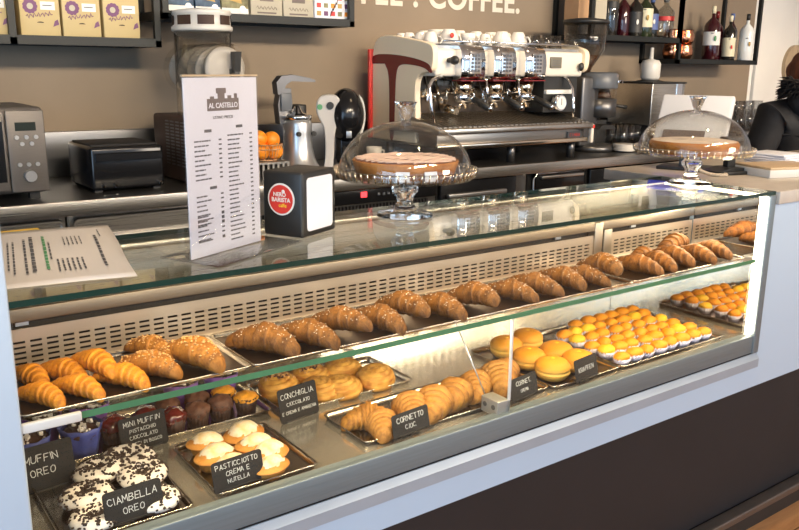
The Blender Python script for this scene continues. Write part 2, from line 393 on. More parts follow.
# measured spots of the pastries: x, y, turn in degrees, size
SPOT = {
    'golden plain croissant at the front left': (0.259, 1.321, -61, 0.77), 'golden plain croissant second': (0.317, 1.322, -62, 0.81), 'golden plain croissant third': (0.392, 1.325, -60, 0.84),
    'golden plain croissant in the back': (0.263, 1.417, -74, 0.79), 'golden plain croissant in the middle': (0.315, 1.407, -62, 0.83), 'golden plain croissant rising': (0.362, 1.381, -73, 0.87),
    'nut-covered croissant at the front': (0.445, 1.347, -55, 0.86), 'nut-covered croissant at the back': (0.473, 1.418, -68, 0.8), 'nut-covered croissant on the right': (0.524, 1.337, -71, 1.01),
    'first sug': (0.669, 1.344, -58, 0.88), 'second sug': (0.756, 1.337, -63, 0.86), 'third sug': (0.836, 1.34, -69, 0.9),
    'fourth sug': (0.93, 1.34, -77, 0.86), 'fifth sug': (0.998, 1.345, -84, 0.94), 'sixth sug': (1.092, 1.341, -76, 0.87),
    'seventh sug': (1.193, 1.338, -77, 0.84), 'eighth sug': (1.311, 1.345, -69, 0.83), 'ninth sug': (1.391, 1.346, -72, 0.89),
    'tenth sug': (1.495, 1.353, -83, 0.85), 'eleventh sug': (1.574, 1.349, -77, 0.84), 'twelfth sug': (1.626, 1.335, -95, 0.87),
    'cocoa striped croissant at the left': (1.78, 1.344, -79, 0.86), 'cocoa striped croissant second from left': (1.868, 1.347, -95, 0.82), 'cocoa striped croissant in the middle': (1.943, 1.351, -90, 0.84),
    'cocoa striped croissant second from the right': (2.024, 1.334, -90, 0.82), 'cocoa striped croissant at the right': (2.111, 1.338, -94, 0.81), 'cookie crumb doughnut at the back left': (0.381, 1.493, 422, 0.89),
    'cookie crumb doughnut on the right': (0.442, 1.429, 502, 0.85), 'cookie crumb doughnut at the left': (0.333, 1.41, 378, 0.87), 'cookie crumb doughnut at the front left': (0.325, 1.337, 372, 0.78),
    'cookie crumb doughnut at the front right': (0.434, 1.338, 518, 0.81), 'dusted cream tart at the back left': (0.597, 1.485, -20, 0.81), 'dusted cream tart at the back right': (0.675, 1.477, 25, 0.92),
    'dusted cream tart in the middle of the left': (0.588, 1.418, 10, 0.88), 'dusted cream tart in the middle of the right': (0.668, 1.402, -15, 0.82), 'dusted cream tart third': (0.671, 1.352, 30, 0.86),
    'dusted cream tart behind': (0.598, 1.366, 0, 0.81), 'dusted cream tart at the front': (0.66, 1.324, 20, 0.77), 'nut-sprinkled shell pastry at the left': (0.867, 1.68, 448, 1.08),
    'nut-sprinkled shell pastry in the back': (0.965, 1.699, 487, 0.98), 'plain shell pastry in the middle of the back': (1.052, 1.687, 542, 1.02), 'plain shell pastry right behind': (0.944, 1.613, 482, 0.97),
    'plain shell pastry in the middle of the front': (0.99, 1.596, 520, 0.98), 'plain shell pastry at the right': (1.097, 1.601, 571, 1.03), 'fried doughnut at the left': (1.517, 1.565, 0, 1.0),
    'fried doughnut at the back': (1.617, 1.583, 63, 0.97), 'fried doughnut in the middle of the left': (1.497, 1.456, 126, 0.98), 'fried doughnut in the middle of the right': (1.599, 1.453, 189, 1.01),
    'fried doughnut at the front': (1.500, 1.374, 252, 1.01), 'fried doughnut behind': (1.600, 1.374, 315, 0.98), 'layered croissant at the left': (0.943, 1.401, -34, 0.82),
    'layered croissant at the front left': (0.948, 1.359, -108, 0.78), 'layered croissant behind the right': (1.042, 1.379, -107, 0.9), 'plump': (1.103, 1.368, -126, 0.98),
    'darker': (1.179, 1.384, -145, 0.96), 'layered croissant directly': (1.262, 1.405, -118, 0.9),
}
def spot_of(label, loc, rz, scale):
    for k, v in SPOT.items():
        if label.startswith(k): return (v[0], v[1], loc[2]), math.radians(v[2]), v[3]
    return loc, rz, scale
class Proto:
    """the first placement moves the source itself, later ones are copies"""
    def __init__(s, src): s.src = src; s.used = False
    def put(s, loc, rz, label, scale=1.0, group=None, tilt=(0, 0)):
        loc, rz, scale = spot_of(label, loc, rz, scale)
        if not s.used:
            s.used = True; o = s.src; o.location = loc; o.rotation_euler = (tilt[0], tilt[1], rz); o.scale = (scale,) * 3; o['label'] = label
            if group: o['group'] = group
            return o
        return dup(s.src, loc, rz, label, scale, group, tilt)

def arc(pts, n=6):
    """Chaikin-smoothed open outline"""
    for _ in range(2):
        q = [pts[0]]
        for a, c in zip(pts, pts[1:]): q += [(a[0] * .75 + c[0] * .25, a[1] * .75 + c[1] * .25), (a[0] * .25 + c[0] * .75, a[1] * .25 + c[1] * .75)]
        pts = q + [pts[-1]]
    return pts
# ------------------------------------------------------------------ stroke lettering
GL = {'A': [[(0, 0), (2, 6), (4, 0)], [(1, 2), (3.2, 2)]], 'B': [[(0, 0), (0, 6), (3, 5.8), (3.4, 4.5), (2.4, 3.2), (0, 3)], [(2.4, 3.2), (4, 1.7), (3, .2), (0, 0)]],
      'C': [[(4, 5), (2.5, 6), (.8, 5.3), (0, 3), (.8, .6), (2.5, 0), (4, 1)]], 'D': [[(0, 0), (0, 6), (2.5, 5.5), (4, 3), (2.5, .5), (0, 0)]],
      'E': [[(3.6, 6), (0, 6), (0, 0), (3.6, 0)], [(0, 3), (2.8, 3)]], 'F': [[(3.6, 6), (0, 6), (0, 0)], [(0, 3), (2.8, 3)]],
      'G': [[(4, 5), (2.5, 6), (.8, 5.3), (0, 3), (.8, .6), (2.5, 0), (4, 1), (4, 2.6), (2.4, 2.6)]], 'H': [[(0, 0), (0, 6)], [(4, 0), (4, 6)], [(0, 3), (4, 3)]],
      'I': [[(1, 0), (1, 6)]], 'K': [[(0, 0), (0, 6)], [(3.8, 6), (0, 2.6), (4, 0)]], 'L': [[(0, 6), (0, 0), (3.6, 0)]],
      'M': [[(0, 0), (.3, 6), (2.2, 2), (4.1, 6), (4.4, 0)]], 'N': [[(0, 0), (0, 6), (4, 0), (4, 6)]], 'O': [[(2, 6), (.4, 5), (0, 3), (.5, .8), (2, 0), (3.6, .9), (4, 3), (3.5, 5.2), (2, 6)]],
      'P': [[(0, 0), (0, 6), (3, 5.8), (3.8, 4.3), (2.8, 3), (0, 2.8)]], 'R': [[(0, 0), (0, 6), (3, 5.8), (3.8, 4.4), (2.8, 3.1), (0, 2.9)], [(2, 3), (4, 0)]],
      'S': [[(3.8, 5.2), (2, 6), (.3, 5), (.8, 3.6), (3.2, 2.5), (3.8, 1.2), (2, 0), (0, .8)]], 'T': [[(0, 6), (4.2, 6)], [(2.1, 6), (2.1, 0)]],
      'U': [[(0, 6), (0, 1.5), (1, 0), (3, 0), (4, 1.5), (4, 6)]], 'V': [[(0, 6), (2, 0), (4, 6)]], 'Z': [[(0, 6), (4, 6), (0, 0), (4, 0)]],
      '.': [[(0.2, 0), (0.5, .4)]], '/': [[(0, 0), (3, 6)]]}
def strokes(b, text, x, z, h, m, y=0.0, w=0.0011, jit=0.35, rnd=None, center=True):
    """hand-lettered strokes as thin raised ribbons in the XZ plane facing -Y"""
    rnd = rnd or random.Random(text); k = h / 6; adv = 5.3 * k
    wid = sum(adv * (.5 if c in 'I.' else .6 if c == ' ' else 1) for c in text)
    cx = x - wid / 2 if center else x
    for c in text:
        if c in GL:
            dx, dz, rt = rnd.uniform(-jit, jit), rnd.uniform(-jit, jit), rnd.uniform(-.12, .12)
            for st in GL[c]:
                P = [(cx + (px + dx + rt * pz) * k, z + (pz + dz) * k) for px, pz in st]
                for (ax, az), (bx, bz) in zip(P, P[1:]):
                    d = Vector((bx - ax, bz - az)); 
                    if d.length < 1e-6: continue
                    d.normalize(); nx, nz = -d.y * w / 2, d.x * w / 2; ex, ez = d.x * w * .4, d.y * w * .4
                    b.prism([(ax - ex + nx, az - ez + nz), (bx + ex + nx, bz + ez + nz), (bx + ex - nx, bz + ez - nz), (ax - ex - nx, az - ez - nz)], 'y', y - .0006, y, m)
        cx += adv * (.5 if c in 'I.' else .6 if c == ' ' else 1)
def type_text(name, body, size, m, parent=None, loc=(0, 0, 0), rot=(PI / 2, 0, 0), extr=0.001, off=0.0, align='CENTER', sp=1.0):
    cu = bpy.data.curves.new(name, 'FONT'); cu.body = body; cu.size = size; cu.extrude = extr; cu.offset = off; cu.align_x = align; cu.space_character = sp
    o0 = bpy.data.objects.new(name, cu); COL.objects.link(o0)
    dg = bpy.context.evaluated_depsgraph_get(); dg.update(); me = bpy.data.meshes.new_from_object(o0.evaluated_get(dg)); me.name = name
    bpy.data.objects.remove(o0); bpy.data.curves.remove(cu); me.materials.clear(); me.materials.append(M[m])
    o = bpy.data.objects.new(name, me); COL.objects.link(o); o.location = loc; o.rotation_euler = rot
    if parent: o.parent = parent
    return o

# ------------------------------------------------------------------ camera
f_px, pitch, yaw, roll = 813.65, 0.23838, 0.63111, 0.01088
fw = Vector((math.sin(yaw) * math.cos(pitch), math.cos(yaw) * math.cos(pitch), -math.sin(pitch)))
rt = Vector((math.cos(yaw), -math.sin(yaw), 0)); up = rt.cross(fw)
r2 = rt * math.cos(roll) + up * math.sin(roll); u2 = -rt * math.sin(roll) + up * math.cos(roll)
cam_d = bpy.data.cameras.new('camera'); cam_d.sensor_width = 36; cam_d.lens = f_px * 36 / 799; cam_d.clip_start = 0.05
cam = bpy.data.objects.new('camera', cam_d); COL.objects.link(cam)
cam.matrix_world = Matrix(((r2.x, u2.x, -fw.x, 0), (r2.y, u2.y, -fw.y, 0), (r2.z, u2.z, -fw.z, 1.586), (0, 0, 0, 1)))
scene.camera = cam

# ------------------------------------------------------------------ the room
XL, XR, YF, YB, ZC = -2.6, 7.6, -3.4, 3.3, 2.9
struct(B().box(XL, YF, -0.05, XR, YB + .4, 0, 'floor').build('floor'))
struct(B().box(XL, YF, ZC, XR, YB + .4, ZC + 0.05, 'ceil').build('ceiling'))
struct(B().box(XL, YB, 0, 5.43, YB + 0.1, ZC, 'taupe').build('wall_back'))
struct(B().box(5.43, YB + 0.02, 0, XR, YB + 0.1, ZC, 'white_wall').build('wall_back_right'))
struct(B().box(XR, YF, 0, XR + .1, YB + .1, ZC, 'white_wall').build('wall_right'))
b = B(); b.box(XL - .1, YF, 0, XL, YB, .3, 'taupe'); b.box(XL - .1, YF, 2.6, XL, YB, ZC, 'taupe'); b.box(XL - .1, 1.2, .3, XL, YB, 2.6, 'taupe'); b.box(XL - .1, YF, .3, XL, YF + .3, 2.6, 'taupe')
struct(b.build('wall_left'))
b = B(); b.box(XL, YF - .1, 0, XR, YF, .35, 'white_wall'); b.box(XL, YF - .1, 2.6, XR, YF, ZC, 'white_wall')
for x in (XL, -0.2, 2.2, 4.6, XR - .25): b.box(x, YF - .1, .35, x + .25, YF, 2.6, 'white_wall')
struct(b.build('wall_front'))
for i, x in enumerate((XL + .25, .05, 2.45, 4.85)):
    x1 = (XL + 2.4, 2.2, 4.6, XR - .25)[i]; b = B(); t = .05
    b.box(x, YF - .08, .35, x1, YF - .03, .35 + t, 'black_metal'); b.box(x, YF - .08, 2.6 - t, x1, YF - .03, 2.6, 'black_metal')
    b.box(x, YF - .08, .35, x + t, YF - .03, 2.6, 'black_metal'); b.box(x1 - t, YF - .08, .35, x1, YF - .03, 2.6, 'black_metal')
    b.box((x + x1) / 2 - t / 2, YF - .08, .35, (x + x1) / 2 + t / 2, YF - .03, 2.6, 'black_metal')
    struct(b.build('window_%d' % (i + 1)))
# white cupboard doors at the far right of the back wall, with a split round pull
b = B(); b.box(5.50, YB - .005, .05, 6.022, YB + .02, 2.4, 'white_wall', bev=.003); b.box(6.030, YB - .005, .05, 6.55, YB + .02, 2.4, 'white_wall', bev=.003)
dr = struct(b.build('door_1'))
b = B()
for sgn in (-1, 1):
    pts = [(6.026 - .045 + sgn * .003 + .145 * math.cos(a) * 1.0, 1.625 + .150 * math.sin(a)) for a in [sgn * 0 + (PI / 2 + PI * k / 24 if sgn < 0 else -PI / 2 + PI * k / 24) for k in range(25)]]
    b.prism(pts, 'y', YB - .03, YB - .005, 'oak_pull')
b.build('round_pull', dr)

# ------------------------------------------------------------------ lettering on the back wall
t = thing('wall_lettering', 'cream coloured COFFEE ! COFFEE. lettering on the brown back wall', 'lettering', (2.508, YB - .001, 1.875))
w = type_text('letter', 'COFFEE ! COFFEE.', .158, 'wall_text', t, (0.68, 0, 0), (PI / 2, 0, 0), .002, .0045, 'RIGHT', 1.08)
def split_letters(o):
    """one mesh per printed character, left to right"""
    me = o.data; n = len(me.vertices); root = list(range(n))
    def find(i):
        while root[i] != i: root[i] = root[root[i]]; i = root[i]
        return i
    for e in me.edges: root[find(e.vertices[0])] = find(e.vertices[1])
    pos = {}
    for i, v in enumerate(me.vertices): pos.setdefault((round(v.co.x, 4), round(v.co.y, 4)), []).append(i)
    for q in pos.values():
        for i in q[1:]: root[find(i)] = find(q[0])
    isl = {}
    for p in me.polygons: isl.setdefault(find(p.vertices[0]), []).append(p)
    for ps in isl.values():
        ix = sorted({i for p in ps for i in p.vertices}); mp = {k: j for j, k in enumerate(ix)}
        m2 = bpy.data.meshes.new('letter'); m2.from_pydata([tuple(me.vertices[i].co) for i in ix], [], [[mp[i] for i in p.vertices] for p in ps]); m2.materials.append(M['wall_text'])
        c = bpy.data.objects.new('letter', m2); COL.objects.link(c); c.parent = o.parent; c.location = o.location; c.rotation_euler = o.rotation_euler
    bpy.data.objects.remove(o)
split_letters(w)

# ------------------------------------------------------------------ display counter
FY = 1.245                                   # plane of the counter front
X0, X1 = .21, 2.25
case = thing('display_counter', 'long glass pastry display counter with white panels, steel deck and glass shelf', 'display counter', (0, 0, 0))
B().box(X0 - .5, FY, .648, 3.9, FY + .018, .715, 'panel').build('front_panel', case)
B().prism([(FY + .02, .715), (FY - .008, .715), (FY - .008, .741), (FY + .002, .757), (FY + .02, .757)], 'x', X0 - .5, X1 + .005, 'rail').build('lower_rail', case)
b = B(); b.box(X0 - .5, FY, .762, X1, FY + .03, .817, 'band', bev=.003); b.box(X0 - .5, FY + .004, .756, X1, FY + .02, .764, 'void')
b.build('upper_rail', case)
B().box(X0 - .5, FY - .004, .648, X0, FY + .03, 1.9, 'panel', bev=.004).build('end_panel', case)
b = B(); b.box(X1 + .004, FY, .715, 3.9, FY + .018, 1.212, 'panel'); b.build('side_panel', case)
B().box(X0 - .5, 1.40, .084, 3.9, 1.42, .648, 'dark_panel').build('base_panel', case)
b = B(); b.box(X0 - .5, 1.36, .0, 3.9, 1.40, .055, 'black'); b.box(X0 - .5, 1.352, .055, 3.9, 1.40, .084, 'kick', bev=.006)
b.build('plinth', case)
B().box(X0 - .5, 1.42, 0, 3.9, 1.80, .648, 'dark_panel').build('base_body', case)
b = B(); b.box(X0, FY + .03, .775, X1, 1.80, .80, 'steel_deck')
b.box(X0, FY + .028, .80, X1, FY + .036, .812, 'steel_deck', bev=.002)
b.build('deck', case)
B().box(X0 - .5, FY + .03, .648, X1, 1.80, .775, 'dark_panel').build('cold_well', case)
# corner post and lamp strip at the right end
b = B(); b.box(X1 - .026, FY - .004, .76, X1 + .004, FY + .022, 1.239, 'band', bev=.003); b.build('corner_post', case)
B().box(X1 - .050, FY + .004, .822, X1 - .027, FY + .016, 1.236, 'led').build('glow_strip', case)
B().box(X1 - .045, FY + .016, 1.233, X1 - .016, 1.59, 1.239, 'led').build('glow_strip', case)  # added glowing strip, stands in for the overlit top of the end wall
# mirrored end wall
b = B(); b.box(X1 - .012, FY + .024, .80, X1 - .004, 1.495, 1.2395, 'mirror'); b.box(X1 - .012, 1.495, .80, X1 - .004, 1.80, 1.05, 'mirror'); b.build('mirror_end', case)
B().box(X0 - .02, FY + .03, .80, X0 - .012, 1.79, 1.2395, 'steel').build('left_end', case)
# slotted back panels: real slots, laid out on a grid
def slotted(b, x0, x1, z0, z1, y, rows, m, slot=.020, gap=.008, sh=.0042, pitch=.0098, ztop=None):
    nx = int((x1 - x0 - .02) / (slot + gap)); xs = [x0]; off = (x1 - x0 - nx * (slot + gap) + gap) / 2
    for k in range(nx): xs += [x0 + off + k * (slot + gap), x0 + off + k * (slot + gap) + slot]
    xs.append(x1); zs = [z0]; zb = ztop if ztop else z0 + .008
    for k in range(rows): zs += [zb + k * pitch, zb + k * pitch + sh]
    zs.append(z1)
    vs = [(x, y, z) for z in zs for x in xs]; n = len(xs); fs = []
    for i in range(len(zs) - 1):
        for j in range(n - 1):
            if i % 2 and j % 2: continue
            fs.append((i * n + j, i * n + j + 1, (i + 1) * n + j + 1, (i + 1) * n + j))
    b.faces(vs, fs, m)
GY = 1.497
for x0, x1 in ((X0, 1.772), (1.846, X1 - .014)):
    b = B(); slotted(b, x0, x1, 1.050, 1.130, GY, 5, 'grille', ztop=1.064)
    o = b.build('slotted_back', case); md = o.modifiers.new('sheet', 'SOLIDIFY'); md.thickness = .0015; md.offset = 1
b = B(); slotted(b, X0, X1 - .014, .80, 1.036, 1.795, 17, 'steel_deck', ztop=.84)
b.build('slotted_back', case).modifiers.new('sheet', 'SOLIDIFY').thickness = .0015
B().box(X0, GY + .02, 1.05, X1, GY + .03, 1.142, 'void').build('fan_chamber', case)
B().box(X0, 1.7975, .648, X1, 1.81, 1.06, 'slot_back').build('rear_casing', case)
b = B(); b.box(X0, GY - .004, 1.143, 1.772, GY + .030, 1.168, 'rail_steel', bev=.0015); b.box(1.792, GY - .004, 1.143, X1 - .014, GY + .030, 1.168, 'rail_steel', bev=.0015); b.build('rear_rail', case)
b = B(); b.box(1.772, GY - .006, 1.052, 1.805, GY + .02, 1.166, 'mull', bev=.002); b.box(1.812, GY - .006, 1.052, 1.846, GY + .02, 1.143, 'mull', bev=.002); b.build('mullion', case)
b = B(); b.box(X0, 1.60, 1.14, X1, 1.622, 1.239, 'steel'); b.box(X0, 1.595, 1.226, X1, 1.635, 1.2395, 'steel', bev=.002)
b.box(X0, GY + .03, 1.134, X1, 1.61, 1.142, 'steel'); b.box(X0, GY, 1.038, X1, 1.80, 1.043, 'steel'); b.build('rear_housing', case)
for x in (.262, 1.63, 1.95): B().box(x, GY + .012, 1.132, x + .022, GY + .018, 1.140, 'alu').build('runner_clip', case)
def pane(b, x0, y0, z0, x1, y1, z1, m, me, edges='y-'):
    """a glass pane whose cut edges show their colour"""
    v = [(x0, y0, z0), (x1, y0, z0), (x1, y1, z0), (x0, y1, z0), (x0, y0, z1), (x1, y0, z1), (x1, y1, z1), (x0, y1, z1)]
    fs = {'z-': (3, 2, 1, 0), 'z+': (4, 5, 6, 7), 'y-': (0, 1, 5, 4), 'x+': (1, 2, 6, 5), 'y+': (2, 3, 7, 6), 'x-': (3, 0, 4, 7)}
    for k, q in fs.items(): b.faces([v[j] for j in q], [(0, 1, 2, 3)], me if k in edges.split() else m)
b = B(); pane(b, X0, FY - .001, 1.240, X1 + .002, 1.638, 1.250, 'glass_top', 'glass_edge', 'y- y+ x-'); b.build('glass_top', case)
b = B(); pane(b, X0, FY + .006, 1.0435, X1 - .014, GY - .002, 1.0550, 'glass', 'glass_edge_lt', 'y-'); b.build('glass_shelf', case)
b = B(); b.box(X0, FY + .000, 1.041, .298, FY + .010, 1.057, 'white_plastic', bev=.003); b.build('shelf_clip', case)
b = B(); b.box(X1 - .05, FY + .006, 1.041, X1 - .014, FY + .05, 1.059, 'alu', bev=.004); b.build('shelf_clip', case)
for x0, x1 in ((X0 + .002, 1.230), (1.2355, X1 - .052)):
    b = B(); pane(b, x0, FY + .010, .818, x1, FY + .014, 1.042, 'glass', 'alu', 'x-'); b.build('front_pane', case)
b = B(); pane(b, X0 + .002, FY + .002, 1.064, X1 - .052, FY + .006, 1.239, 'glass', 'glass', ''); b.build('front_pane', case)
b = B(); b.box(1.2305, FY + .008, .847, 1.2350, FY + .014, 1.042, 'white_plastic'); b.build('joint_strip', case)
# glass gusset and its clamp
b = B(); b.prism([(FY + .018, .835), (FY + .075, .835), (FY + .235, 1.042), (FY + .018, 1.042)], 'x', 1.218, 1.224, 'glass'); b.tube([(1.221, FY + .075, .835), (1.221, FY + .235, 1.042)], .0016, 'alu', 6); b.build('glass_gusset', case)
b = B(); b.box(1.203, FY + .015, .808, 1.238, FY + .072, .846, 'clamp', bev=.002)
g = b.build('glass_clamp', case)
b = B()
for y in (FY + .03, FY + .058): b.cyl((1.2035, y, .829), (1.2015, y, .829), .006, 'gunmetal', 12)
b.build('screw', g)

# right-hand counter
b = B(); b.box(X1 + .006, FY - .012, 1.212, 3.9, 1.88, 1.25, 'countertop', bev=.003); cnt = b.build('serving_counter')
tag(cnt, 'plain beige serving counter top right of the glass pastry display', 'counter')
B().box(X1 + .02, FY + .02, .648, 3.88, 1.86, 1.211, 'panel').build('body', cnt)

# ------------------------------------------------------------------ trays
def tray(label, x0, y0, x1, y1, z, m='tray', h=.012, inner=None, rz=0):
    t = thing('baking_tray', label, 'tray', ((x0 + x1) / 2, (y0 + y1) / 2, z), rz)
    w, d = (x1 - x0) / 2, (y1 - y0) / 2
    def ring(e, zz, r=.012):
        P = []
        for cx, cy, a0 in ((w - r, d - r, 0), (-w + r, d - r, PI / 2), (-w + r, -d + r, PI), (w - r, -d + r, 1.5 * PI)):
            for k in range(5): a = a0 + k * PI / 8; P.append((cx + (r + e) * math.cos(a), cy + (r + e) * math.sin(a), zz))
        return P
    b = B(); b.loft([ring(-.006, .0), ring(-.002, h * .8), ring(.002, h), ring(.003, h - .002), ring(-.001, h * .6), ring(-.004, -.0)][::-1], m, True, True, True, False)
    b.loft([ring(-.0065, .0012), ring(-.0063, .0013)], inner or m, False)
    b.build('pan', t); return t
tray('steel tray of plain golden croissants at the left end of the upper glass shelf', .215, FY + .022, .600, 1.475, 1.0555, 'tray', h=.008, inner='tray_dark')
tray('long dark tray of sugar-dusted brown croissants along the upper glass shelf', .606, FY + .020, 1.664, 1.470, 1.0555, 'tray', h=.008, inner='tray_dark')
tray('dark tray of cocoa striped croissants at the right end of the upper shelf', 1.670, FY + .020, 2.165, 1.470, 1.0555, 'tray', h=.008, inner='tray_dark')
tray('steel tray under the black and white cookie crumb doughnuts', .265, 1.292, .487, 1.548, .8005)
tray('steel tray at the back holding blue wrapped and small chocolate muffins', .235, 1.592, .800, 1.778, .8005)
tray('square steel tray under the sugar-dusted cream tarts', .542, 1.300, .752, 1.535, .8005)
tray('steel tray under the golden shell pastries behind their sign', .818, 1.556, 1.183, 1.762, .8005)
tray('steel tray of layered croissants along the front of the lower deck', .884, 1.322, 1.436, 1.500, .8005)
tray('dark steel tray under the round fried doughnuts', 1.445, 1.312, 1.700, 1.640, .8005, inner='tray_dark')
tray('steel tray packed with small orange cakes beside the mirror', 1.706, 1.308, 2.170, 1.650, .8005)

# ------------------------------------------------------------------ pastry shapes
def set_bake(o, vals):
    a = o.data.attributes.new('bake', 'FLOAT', 'POINT')
    for i, v in enumerate(vals): a.data[i].value = v
def croissant(name, L, R, curve, m, seed, layers=4.0, step=.12, extra=None, asym=.0, label='x', cat='croissant'):
    rnd = random.Random(seed); N, S = 110, 40; rings = []; bake = []; tops = []
    off = rnd.uniform(0, 1); 
    for i in range(N + 1):
        t = -1 + 2 * i / N; a = abs(t)
        r0 = R * (1 - .60 * a ** 1.35) * (1 - a ** 14) ** .5 * (1 + asym * t)
        x = L / 2 * t * (1 - .06 * t * t); y = -curve * t * t; ring = []
        tx = Vector((L / 2 * (1 - .18 * t * t), -2 * curve * t, 0)).normalized(); nx = Vector((-tx.y, tx.x, 0))
        for j in range(S):
            th = 2 * PI * j / S
            ph = a * layers * (1 + .12 * math.sin(th + off * 6)) + .30 * math.cos(th - .5) * (1 if t > 0 else .6) + .35 + off * .3
            fr = ph - math.floor(ph); k = 1 + step * (fr ** 1.4 - .45)
            nz = noise.noise(Vector((x * 38, math.cos(th) * 1.2 + seed * 3.1, math.sin(th) * 1.2)))
            nf = noise.noise(Vector((x * 160, math.cos(th) * 6 + seed, math.sin(th) * 6)))
            nh = noise.noise(Vector((x * 420, math.cos(th) * 13 + seed, math.sin(th) * 13)))
            k *= 1 + .07 * nz + .04 * nf + .022 * nh
            rr = max(r0, R * .02) * k
            zc = r0 * .80
            p = Vector((x, y, zc)) + nx * (math.cos(th) * rr * 1.10) + Vector((0, 0, math.sin(th) * rr * .95))
            if p.z < .0: p.z = .0
            ring.append(tuple(p)); bake.append(min(1, max(0, fr * .75 + .35 * nz + .6 * nf + .4 * nh + .1)))
            if .15 * PI < th < .85 * PI and a < .8 and i % 2 == 0: tops.append((p, (nx * math.cos(th) + Vector((0, 0, math.sin(th)))).normalized()))
        rings.append(ring)
    t = thing(name, label, cat)
    b = B(); b.loft(rings, m); o = b.build('crust', t); set_bake(o, bake)
    if extra:
        kind, n, sz, mm = extra; b = B()
        for p, nn in rnd.sample(tops, min(n, len(tops))):
            q = p + nn * sz * .25 + Vector((rnd.uniform(-.003, .003), rnd.uniform(-.003, .003), 0)); s_ = sz * rnd.uniform(.6, 1.3)
            mt = Matrix.Translation(q) @ Matrix.Rotation(rnd.uniform(0, 6), 4, 'Z') @ Matrix.Rotation(rnd.uniform(0, 3), 4, 'X')
            b.faces([(s_, 0, 0), (-s_, 0, 0), (0, s_ * .7, 0), (0, -s_ * .7, 0), (0, 0, s_ * .6), (0, 0, -s_ * .6)],
                    [(0, 2, 4), (2, 1, 4), (1, 3, 4), (3, 0, 4), (2, 0, 5), (1, 2, 5), (3, 1, 5), (0, 3, 5)], mm, False, mt)
        e = b.build(kind, t); e['kind'] = 'stuff'
    return Proto(t)
def place(protos, rows, z, group):
    for k, (x, y, ang, label, sc, dz, *rest) in enumerate(rows):
        pi_ = rest[0] if rest else k % len(protos)
        protos[pi_].put((x, y, z + dz), math.radians(ang), label, sc, group, tuple(math.radians(q) for q in rest[1]) if len(rest) > 1 else (0, 0))

gold = [croissant('croissant', .150, .024, .020, 'crust_gold', 1, 4.4, .16), croissant('croissant', .156, .023, .014, 'crust_gold', 2, 4.0, .16)]
place(gold, [
    (.243, 1.318, -48, 'golden plain croissant at the front left, cut off by the white end panel', 1, 0),
    (.318, 1.322, -62, 'golden plain croissant second from left in the front row of the upper shelf', 1, 0),
    (.398, 1.322, -58, 'golden plain croissant third from left in the front row, touching the seeded ones', 1, 0),
    (.246, 1.408, -60, 'golden plain croissant in the back row half hidden by the end panel', .95, .0),
    (.318, 1.412, -66, 'golden plain croissant in the middle of the back row at the left', .95, .0),
    (.388, 1.418, -70, 'golden plain croissant rising highest in the back row by the seeded ones', .98, .014)], 1.0575, 'plain golden croissants on the upper shelf')
seed = [croissant('seeded_croissant', .165, .027, .012, 'crust_seed', 5, 3.2, .10, ('chopped_nuts', 95, .0032, 'nut')), croissant('seeded_croissant', .165, .027, .018, 'crust_seed', 6, 3.2, .10, ('chopped_nuts', 95, .0032, 'nut'))]
place(seed, [
    (.462, 1.345, -66, 'nut-covered croissant at the front left of the seeded group', 1, 0),
    (.478, 1.425, -50, 'nut-covered croissant at the back of the seeded group', .95, .006),
    (.540, 1.352, -80, 'nut-covered croissant on the right of the seeded group beside the tray edge', 1.08, .006)], 1.0575, 'seeded croissants on the upper shelf')
dark = [croissant('sugared_croissant', .190, .034, .030, 'crust_dark', 11, 3.6, .13, ('sugar_grains', 70, .0016, 'sugar')),
        croissant('sugared_croissant', .195, .0295, .016, 'crust_dark', 12, 3.9, .14, ('sugar_grains', 70, .0016, 'sugar')),
        croissant('sugared_croissant', .195, .031, .022, 'crust_dark', 13, 3.4, .13, ('sugar_grains', 70, .0016, 'sugar'), .06)]
names12 = ['first', 'second', 'third', 'fourth', 'fifth', 'sixth', 'seventh', 'eighth', 'ninth', 'tenth', 'eleventh', 'twelfth']
D = [(.654, 1.350, -40, 1.02, 0, 0), (.744, 1.352, -66, .98, 0, 2), (.838, 1.368, -78, 1.05, .012, 1), (.908, 1.348, -80, 1.0, 0, 2), (1.000, 1.378, -86, 1.06, .016, 1), (1.072, 1.350, -82, .98, 0, 2),
     (1.168, 1.362, -78, 1.0, .008, 0), (1.262, 1.352, -74, .96, 0, 2), (1.352, 1.362, -84, 1.02, .004, 1), (1.442, 1.362, -90, 1.0, .004, 2), (1.528, 1.352, -86, .98, 0, 1), (1.612, 1.372, -98, 1.04, .020, 0)]
notes = ['curled, alone at the tray corner', 'low, lying flat', 'raised on its neighbour', 'low, between two raised ones', 'raised high at the back', 'low, pointed front', 'plump and pale', 'low behind the plump one', 'long and straight', 'slim and straight', 'flat, under the raised last one', 'tilted on top beside the steel mullion']
place(dark, [(x, y, a, '%s sugared brown croissant from the left, %s' % (names12[i], notes[i]), sc, dz, v, (0, -8 if dz > .006 else 0)) for i, (x, y, a, sc, dz, v) in enumerate(D)], 1.0575, 'sugared brown croissants on the long tray')
choc = [croissant('striped_croissant', .190, .031, .014, 'crust_choc', 21, 3.6, .15), croissant('striped_croissant', .190, .031, .020, 'crust_choc', 22, 3.4, .15)]
